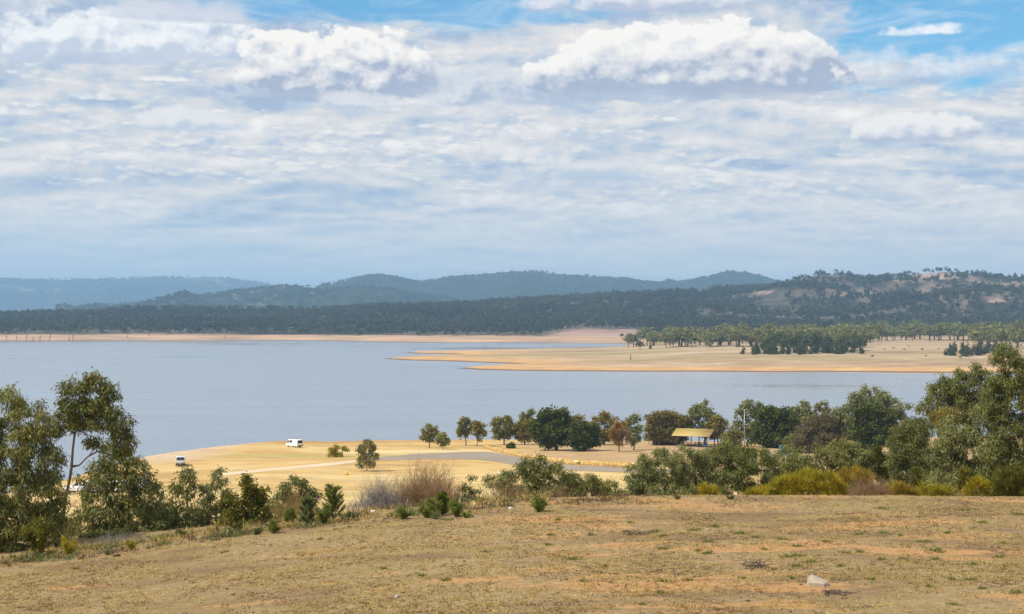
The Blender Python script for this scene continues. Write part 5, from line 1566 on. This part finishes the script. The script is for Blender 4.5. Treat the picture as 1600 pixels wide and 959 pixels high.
# picnic shelter
roof_m, g, b, _ = new_mat('yellow_roof_sheet')
p = g.node('ShaderNodeTexCoord').outputs['Object']
k = g.m('SINE', g.mul(g.xyz(p)[0], 32.0))
g.put(b.inputs['Base Color'], g.mix(g.noise(p, 1.5, 4, 0.6), (0.40, 0.275, 0.065), (0.53, 0.385, 0.120)))
bp = g.node('ShaderNodeBump'); bp.inputs['Strength'].default_value = 0.6; bp.inputs['Distance'].default_value = 0.03
g.put(bp.inputs['Height'], k); g.put(b.inputs['Normal'], bp.outputs[0])
b.inputs['Roughness'].default_value = 0.45
wood = plain('red_brown_timber', (0.085, 0.035, 0.024), 0.7, var=0.2)
plank = plain('weathered_planks', (0.36, 0.25, 0.15), 0.8, var=0.25)


def shelter():
    c = hit(1086, 696.5, 200)
    th = -math.radians(27)
    r = empty('picnic_shelter', c, 'open picnic shelter with a yellow gable roof on dark posts', 'shelter', rz=th)
    hl, hw, ze, zr = 4.15, 2.9, 2.25, 3.55
    for s in (-1, 1):
        q = MB()
        n = Vector((0, s * (zr - ze), hw)).normalized() * 0.05
        a = [(-hl, s * hw, ze), (hl, s * hw, ze), (hl, 0, zr), (-hl, 0, zr)]
        v = a + [(x, y + n.y, z + n.z) for x, y, z in a]
        q._put(v, BM_FACES).build('roof', roof_m, r)
    MB().prism([(-0.16, zr - 0.02), (0, zr + 0.09), (0.16, zr - 0.02)], -hl - 0.02, hl + 0.02).build('ridge_cap', roof_m, r).rotation_euler.z = math.pi / 2
    for s in (-1, 1):
        q = MB()
        x = s * (hl - 0.06)
        q._put([(x - .03, -hw + .25, ze + 0.08), (x - .03, hw - .25, ze + 0.08), (x - .03, 0, zr - .06), (x + .03, -hw + .25, ze + 0.08), (x + .03, hw - .25, ze + 0.08), (x + .03, 0, zr - .06)],
               [[0, 2, 1], [3, 4, 5], [0, 1, 4, 3], [1, 2, 5, 4], [2, 0, 3, 5]])
        q.build('gable_end', wood, r)
        for x in (-3.4, 0.0, 3.4):
            MB().box(x - 0.08, x + 0.08, s * 2.3 - 0.08, s * 2.3 + 0.08, -0.3, ze + 0.22).build('post', wood, r)
        MB().box(-hl + .1, hl - .1, s * 2.3 - 0.06, s * 2.3 + 0.06, ze + 0.02, ze + 0.2).build('beam', wood, r)
    MB().box(-3.8, 3.8, -2.6, 2.6, -0.4, 0.05).build('slab', plain('concrete', (0.36, 0.32, 0.27), 0.9), r)
    return r, c, th


_sh, _shc, _sth = shelter()


def at_shelter(x, y, z=0.05):
    c, s = math.cos(_sth), math.sin(_sth)
    return Vector((_shc.x + x * c - y * s, _shc.y + x * s + y * c, _shc.z + z))


def picnic_table(loc, rz, label):
    r = empty('picnic_table', loc, label, 'picnic table', rz=rz)
    q = MB()
    for k in range(4): q.box(-0.95, 0.95, -0.38 + k * 0.19, -0.21 + k * 0.19, 0.72, 0.765)
    q.build('table_top', plank, r)
    for s in (-1, 1):
        MB().box(-0.95, 0.95, s * 0.72 - 0.14, s * 0.72 + 0.14, 0.43, 0.47).build('bench_seat', plank, r)
        q = MB()
        x = s * 0.68
        q.bar((x, -0.30, 0.72), (x, -0.55, 0.0), 0.035, 6).bar((x, 0.30, 0.72), (x, 0.55, 0.0), 0.035, 6).bar((x, -0.80, 0.41), (x, 0.80, 0.41), 0.035, 6)
        q.build('leg_frame', wood, r)


picnic_table(at_shelter(-1.9, -0.6), _sth, 'left picnic table under the yellow shelter roof')
picnic_table(at_shelter(0.4, 0.6), _sth, 'right picnic table under the yellow shelter roof')


def bin_(loc, label, mat, h=1.05, r0=0.30, drum=False, name='rubbish_bin'):
    r = empty(name, loc, label, 'bin')
    if drum:
        q = MB().bar((0, 0, 0), (0, 0, h), r0, 20)
        for z in (0.0, h * 0.34, h * 0.66): q.bar((0, 0, z + 0.02), (0, 0, z + 0.06), r0 + 0.018, 20)
        q.build('body', mat, r)
        MB().bar((0, 0, h), (0, 0, h + 0.07), r0 + 0.04, 20, r0 + 0.01).build('lid', mat, r)
    else:
        MB()._put([(-.22, -.25, .08), (.22, -.25, .08), (.22, .25, .08), (-.22, .25, .08), (-.30, -.34, h), (.30, -.34, h), (.30, .36, h), (-.30, .36, h)], BM_FACES).build('body', mat, r, bevel=0.02)
        MB().box(-.33, .33, -.37, .40, h, h + 0.07).build('lid', mat, r, bevel=0.02)
        for s in (-1, 1): MB().bar((s * .20, .28, .1), (s * .27, .28, .1), .1, 12).build('wheel', rubber, r)
        MB().bar((-.24, .43, h + .0), (.24, .43, h + .0), .018, 6).build('handle', black, r)
    return r


blue = plain('blue_plastic', (0.012, 0.19, 0.48), 0.4, var=0.06)
green_p = plain('dark_green_plastic', (0.012, 0.055, 0.045), 0.4)
bin_(at_shelter(1.9, -2.75, 0.0), 'dark green wheeled bin at the front edge of the picnic shelter', green_p, name='wheelie_bin')
bin_(at_shelter(2.7, -1.6, 0.05), 'blue wheeled bin behind the green bin at the shelter', blue, h=0.98, name='wheelie_bin')
bin_(hit(1220, 705, 150), 'bright blue drum bin standing alone by the path', blue, h=1.05, r0=0.34, drum=True)

# lamp post, marker post, notice frame, folded caution board
b0 = hit(1163, 697.5, 200)
lp = empty('lamp_post', b0, 'tall thin pale pole in front of the tall loose tree', 'lamp post')
galv = plain('galvanised_steel', (0.48, 0.46, 0.43), 0.5, metallic=0.4)
MB().bar((0, 0, -0.3), (0, 0, 7.6), 0.10, 10, 0.07).build('pole', galv, lp)
MB().bar((0, 0, 0.0), (0, 0, 0.25), 0.17, 10).build('base', galv, lp)
MB().bar((0, 0, 7.55), (0.25, -0.9, 7.75), 0.04, 8).build('arm', galv, lp)
MB().box(-0.12, 0.12, -0.35, 0.35, -0.05, 0.06, rz=0.27, o=(0.3, -1.05, 7.74)).build('lamp_head', galv, lp, bevel=0.02)

b0 = hit(1231.5, 704, 150)
mp = empty('marker_post', b0, 'short orange marker post with a white top right of the blue drum bin', 'post')
MB().bar((0, 0, -0.1), (0, 0, 1.1), 0.06, 10).build('post', plain('orange_paint', (0.62, 0.16, 0.05), 0.5), mp)
MB().bar((0, 0, 1.1), (0, 0, 1.45), 0.065, 10).build('white_band', white, mp)

b0 = hit(904, 732, 120)
nf = empty('notice_board', b0, 'small yellow framed notice board at the roadside', 'sign')
yel = plain('yellow_paint', (0.62, 0.46, 0.10), 0.5)
q = MB()
for s in (-1, 1): q.box(s * 0.36 - 0.035, s * 0.36 + 0.035, -0.035, 0.035, -0.2, 1.22)
q.build('posts', yel, nf)
q = MB().box(-0.325, 0.325, -0.03, 0.03, 1.12, 1.2).box(-0.325, 0.325, -0.03, 0.03, 0.42, 0.5).box(-0.325, 0.325, -0.028, 0.028, 0.78, 0.83)
q.build('frame', yel, nf)
MB().box(-0.325, 0.325, -0.012, 0.012, 0.83, 1.12).build('panel', plain('olive_panel', (0.22, 0.24, 0.10), 0.6), nf)

b0 = hit(543, 741, 120)
cb = empty('caution_board', b0, 'small bright yellow folded board lying on the golden lawn', 'sign', rz=0.3)
cb.scale = (0.8, 0.8, 0.8)
sun_y = plain('bright_yellow_plastic', (0.80, 0.50, 0.02), 0.4)
MB()._put([(-.38, -.30, 0), (.28, -.30, 0), (.28, -.25, 0), (-.38, -.25, 0), (-.42, .0, .72), (.02, .0, .62), (.02, .05, .62), (-.42, .05, .72)], BM_FACES).build('front_leaf', sun_y, cb)
MB()._put([(-.30, .40, 0), (.36, .40, 0), (.36, .45, 0), (-.30, .45, 0), (-.40, .06, .68), (.04, .06, .60), (.04, .11, .60), (-.40, .11, .68)], BM_FACES).build('back_leaf', sun_y, cb)

# little fence post and old stump on the peninsula grass
d = depth_at(985, 561.5, pen_z, 890, 1600)
x = (985 - 800) / F * d
o = MB().bar((0, 0, -0.3), (0.1, 0, 3.4), 0.28, 7, 0.2).bar((0.06, 0, 2.0), (0.6, 0.1, 2.7), 0.1, 6).build('dead_stump', bark_brown, loc=(x, d, float(pen_z(np.array([x]), np.array([d]))[0])))
tag(o, 'thin dead stump alone on the peninsula grass', 'stump')

# ------------------------------------------------------------------ the near slope: stones, branches, tufts, dry grass
import bmesh


def rock(name, label, px, py, w, h, dpt, mat, seed, pts=None, sink=0.3, rz=0.0):
    rng = np.random.default_rng(seed)
    bm = bmesh.new()
    if pts is None:
        q = rand_dirs(rng, 26) * rng.uniform(0.8, 1.0, (26, 1)) * np.array([w / 2, dpt / 2, h / 2]) + np.array([0, 0, h * (0.5 - sink)])
    else:
        q = np.array(pts)
    for p in q: bm.verts.new(p)
    res = bmesh.ops.convex_hull(bm, input=bm.verts)
    bmesh.ops.delete(bm, geom=[v for v in bm.verts if not v.link_faces], context='VERTS')
    me = bpy.data.meshes.new(name); bm.to_mesh(me); bm.free()
    b = hit(px, py, 18, 60)
    o = link(name, me, mat, loc=b); o.rotation_euler.z = rz
    bv = o.modifiers.new('bevel', 'BEVEL'); bv.width = min(w, h) * 0.05; bv.segments = 2
    if label: tag(o, label, 'rock')
    return o


stone = plain('cream_stone', (0.40, 0.32, 0.225), 0.85, var=0.2, scale=9)
stone_w = plain('white_stone', (0.66, 0.62, 0.56), 0.85, var=0.15, scale=12)
clod = plain('red_brown_clod', (0.085, 0.045, 0.028), 0.95, var=0.3, scale=14)
rk = [(-.19, -.12, -.05), (.10, -.16, -.05), (.24, -.02, -.05), (-.20, .14, -.05), (.14, .16, -.05), (-.19, -.11, .07), (.08, -.15, .06), (-.17, .02, .185), (-.12, .08, .20), (-.02, .06, .135), (.10, .05, .11), (.20, .02, .085), (.235, .0, .03), (-.19, .13, .12)]
rock('rock', 'cream angular rock with a raised corner, largest stone on the open slope', 1278, 914, 0, 0.5, 0, stone, 1, pts=[(x * .88, y * .88, z * .95) for x, y, z in rk])
rock('rock', 'white stone left of the lone rounded weed bush', 798, 795, 0.16, 0.11, 0.14, stone_w, 2)
rock('rock', 'white stone below the silvery grey brush', 583, 799, 0.15, 0.10, 0.13, stone_w, 3)
rock('rock', 'flat pale stone at the foot of the left green thistle', 676, 806, 0.18, 0.08, 0.13, stone, 4)
rock('rock', 'small cream stone low on the open slope, near the bottom edge', 622, 933, 0.17, 0.09, 0.13, stone, 5)
rock('rock', 'small pinkish stone near the middle of the slope', 1105, 827, 0.12, 0.06, 0.10, stone, 6)
rock('rock', 'tiny white stone right of the three green thistles', 743, 806, 0.10, 0.06, 0.09, stone_w, 7)
rock('dirt_clod', 'red brown clod beside the small yellow green weed', 183, 868, 0.24, 0.10, 0.18, clod, 8)['category'] = 'clod'
rock('dirt_clod', 'flat dark clod at the brow below the gum saplings', 338, 843, 0.34, 0.07, 0.16, clod, 9)['category'] = 'clod'
rock('dirt_clod', 'small dark clod left of the flat dark clod', 316, 846, 0.22, 0.06, 0.14, clod, 10)['category'] = 'clod'


def dead_branch(px, py, w, label, seed, h=0.12):
    rng = np.random.default_rng(seed)
    p0, r0, p1, r1 = [], [], [], []
    for i in range(26):
        a = np.array([rng.uniform(-.5, .4) * w, rng.normal() * .12, rng.uniform(0, .05)])
        m = a + np.array([rng.normal() * .3 * w, rng.normal() * .12, rng.uniform(0, h)])
        e = m + np.array([rng.normal() * .15 * w, rng.normal() * .1, rng.uniform(-.3, .3) * h])
        m[2] = max(m[2], .01); e[2] = max(e[2], .005)
        p0 += [a, m]; p1 += [m, e]; r0 += [.009, .006]; r1 += [.006, .003]
    v, f = tubes(p0, r0, p1, r1, 4)
    o = link('dead_branch', mesh_np('dead_branch', v, f), bark_brown, loc=hit(px, py, 18, 60))
    return tag(o, label, 'branch')


dead_branch(1182, 886, 0.55, 'tangle of grey dead twigs above left of the cream rock', 31)
dead_branch(1306, 927, 0.36, 'short dark twig bundle lying below the cream rock', 32, 0.05)
dead_branch(1000, 834, 0.5, 'scrap of brown twigs on the slope left of centre tufts', 33, 0.05)

# green tufts, each rooted where it shows
TUFTS = [(861, 835, 9), (924, 835, 9), (856, 851, 9), (893, 873, 13), (978, 830, 8), (1024, 830, 12), (1036, 837, 10), (1085, 828, 10), (1107, 846, 11), (1117, 822, 13), (1156, 833, 12), (1222, 842, 13), (1181, 839, 9),
         (1090, 860, 8), (1106, 864, 13), (1035, 857, 12), (1232, 869, 15), (1250, 868, 10), (1267, 878, 14), (1245, 884, 11), (1245, 853, 11), (1320, 863, 11), (1342, 862, 12), (1342, 834, 8), (1312, 884, 10), (1237, 903, 9),
         (1377, 874, 10), (1380, 832, 9), (1406, 836, 7), (1444, 846, 12), (1462, 860, 26), (1460, 873, 12), (1560, 870, 11), (1567, 848, 9), (1520, 881, 8), (1514, 905, 12), (1534, 919, 10), (1587, 926, 17), (1450, 916, 9), (1380, 794, 12),
         (1507, 797, 13), (1592, 803, 18), (1535, 816, 10), (1037, 908, 11), (1077, 906, 9), (1160, 903, 8), (1032, 926, 12), (912, 908, 9), (985, 816, 9), (700, 812, 11), (660, 899, 9), (697, 906, 12), (600, 888, 8), (735, 806, 9), (872, 812, 8),
         (760, 862, 7), (946, 884, 7), (1411, 872, 8), (1487, 905, 7), (1362, 905, 8), (1195, 858, 8), (1290, 846, 8), (1480, 832, 8), (500, 842, 7), (352, 862, 8), (118, 888, 9), (1004, 944, 9), (1490, 944, 10)]
tuft_me = []
for i in range(4):
    rng = np.random.default_rng(40 + i)
    n = 110
    c = np.stack([rng.normal(0, .10, n), rng.normal(0, .06, n), np.zeros(n)], -1)
    a = unit(rng.normal(size=(n, 3)) * .7 + np.array([0, 0, .65]) + c * 4); a[:, 2] = np.abs(a[:, 2])
    s = unit(np.cross(a, rand_dirs(rng, n)))
    v, f = leaf_quads(c, a, s, rng.uniform(.05, .13, n), rng.uniform(.008, .018, n))
    me = mesh_np('grass_tuft', v, f); me.materials.append(LM['tuft']); tuft_me.append(me)
rng = np.random.default_rng(50)
for i, (px, py, w) in enumerate(TUFTS):
    b = hit(px, py, 18, 60)
    o = link('grass_tuft', tuft_me[i % 4], loc=b)
    s = px2m(w, b.y) / 0.40 * 1.7
    o.scale = (s * 1.25, s, 0.62 + 0.25 * min(1, s)); o.rotation_euler.z = rng.uniform(0, 6.28)
    big = w >= 26
    if big: link('stick', mesh_np('stick', *tubes([[-.12, 0, 0], [0, .01, .10]], [.008, .006], [[0, .01, .10], [.10, .02, .17]], [.006, .003], 5)), bark_pale, o)
    tag(o, 'widest green tuft on the slope, with a pale stick leaning in it' if big else 'small green grass tuft on the dry slope', 'grass tuft', None if big else 'green tufts on the dry slope')


def dry_grass(n, seed, mat, hgt, wid, thr, name, per=7):
    """Short blades in clumps over the near slope."""
    rng = np.random.default_rng(seed)
    y = 17 + 30 * rng.uniform(0, 1, n) ** 1.15
    x = rng.uniform(-0.37, 0.37, n) * y * 1.08
    k = (fbm(x * .8, y * .8, 91 + seed, 3) + fbm(x * 0.25, y * 0.25, 95, 2) * 0.7) > thr + rng.normal(0, .15, n)
    crest = 45.0 - 0.40 * softplus(-x, 1.5)
    k &= y < crest + 0.8
    x, y = x[k], y[k]
    c = np.repeat(np.stack([x, y], -1), per, 0) + rng.normal(0, .035, (len(x) * per, 2))
    z = near_z(c[:, 0], c[:, 1]) - 0.004
    c = np.concatenate([c, z[:, None]], 1)
    m = len(c)
    a = unit(rng.normal(size=(m, 3)) * np.array([.8, .8, .3]) + np.array([0, 0, .5])); a[:, 2] = np.abs(a[:, 2])
    s = unit(np.cross(a, rand_dirs(rng, m)))
    L = hgt * rng.uniform(.5, 1.3, m); w = wid * rng.uniform(.7, 1.3, m)
    v = np.stack([c - s * w[:, None] * .5, c + s * w[:, None] * .5, c + a * L[:, None]], 1).reshape(-1, 3)
    o = link(name, mesh_np(name, v, np.arange(m * 3).reshape(-1, 3)), mat)
    tag(o, kind='stuff')


dry_grass(52000, 1, LM['straw'], .06, .014, -0.12, 'dry_grass', 7)
LM['brown_grass'] = leaf_mat('brown_dead_grass', (0.075, 0.048, 0.026), (0.15, 0.10, 0.055), (0.26, 0.19, 0.10), 0.8, 0.1, clump=0.8)
dry_grass(30000, 2, LM['brown_grass'], .045, .015, 0.0, 'dead_grass', 8)
LM['olive_grass'] = leaf_mat('olive_short_grass', (0.10, 0.095, 0.026), (0.20, 0.18, 0.055), (0.32, 0.28, 0.10), 0.7, 0.2, clump=0.8)
dry_grass(5000, 3, LM['olive_grass'], .05, .012, 0.15, 'short_grass', 7)



def brow_fringe(n, seed, mat, hgt, wid, name, x0, x1, dy0, dy1, thr):
    """Longer dead grass and litter where the mown slope breaks away."""
    rng = np.random.default_rng(seed)
    x = rng.uniform(x0, x1, n)
    y = 45.0 - 0.40 * softplus(-x, 1.5) + dy0 + (dy1 - dy0) * rng.uniform(0, 1, n)
    k = fbm(x * 0.9, y * 0.6, 300 + seed, 3) > thr + rng.normal(0, .12, n)
    x, y = x[k], y[k]; per = 9
    c = np.repeat(np.stack([x, y], -1), per, 0) + rng.normal(0, .05, (len(x) * per, 2))
    c = np.concatenate([c, near_z(c[:, 0], c[:, 1])[:, None] - 0.01], 1); m = len(c)
    a = unit(rng.normal(size=(m, 3)) * np.array([.6, .6, .2]) + np.array([0, 0, .75])); a[:, 2] = np.abs(a[:, 2])
    s = unit(np.cross(a, rand_dirs(rng, m)))
    L = hgt * rng.gamma(3.0, .33, m); w = wid * rng.uniform(.7, 1.3, m)
    b = c + a * L[:, None] * .55; e = b + unit(a + rng.normal(size=(m, 3)) * .45) * L[:, None] * .45
    v = np.stack([c - s * w[:, None] * .5, c + s * w[:, None] * .5, b + s * w[:, None] * .35, e, b - s * w[:, None] * .35], 1).reshape(-1, 3)
    tag(link(name, mesh_np(name, v, np.arange(m * 5).reshape(-1, 5)), mat), kind='stuff')


brow_fringe(1900, 1, LM['straw'], .13, .012, 'brow_grass', -14.5, 1.0, -0.9, 2.2, 0.02)
brow_fringe(1900, 2, LM['brown_grass'], .085, .016, 'brow_litter_grass', -14.5, 4.0, -1.8, 1.8, -0.02)
brow_fringe(1500, 3, LM['weed_grey'], .13, .018, 'brow_weeds_grass', -14.5, 0.5, -1.6, 1.5, 0.14)

# crumbs of earth and small stones
rng = np.random.default_rng(61)
n = 1500
y = 18 + 28 * rng.uniform(0, 1, n); x = rng.uniform(-.36, .36, n) * y
k = y < 44.5 - 0.40 * softplus(-x, 1.5); x, y = x[k], y[k]; n = len(x)
s = rng.gamma(2.0, .0055, n) + .008
oct_ = np.array([[1, 0, 0], [0, 1, 0], [-1, 0, 0], [0, -1, 0], [0.1, 0.05, .5], [0, 0, -.4]])
v = oct_[None] * s[:, None, None] * rng.uniform(.7, 1.3, (n, 6, 1)) + np.stack([x, y, near_z(x, y) + s * .2], -1)[:, None]
fo = np.array([[0, 1, 4], [1, 2, 4], [2, 3, 4], [3, 0, 4], [1, 0, 5], [2, 1, 5], [3, 2, 5], [0, 3, 5]])
tag(link('gravel', mesh_np('gravel', v.reshape(-1, 3), (fo[None] + (np.arange(n) * 6)[:, None, None]).reshape(-1, 3)), plain('earth_crumbs', (0.10, 0.068, 0.042), 0.95, var=.5, scale=6)), kind='stuff')
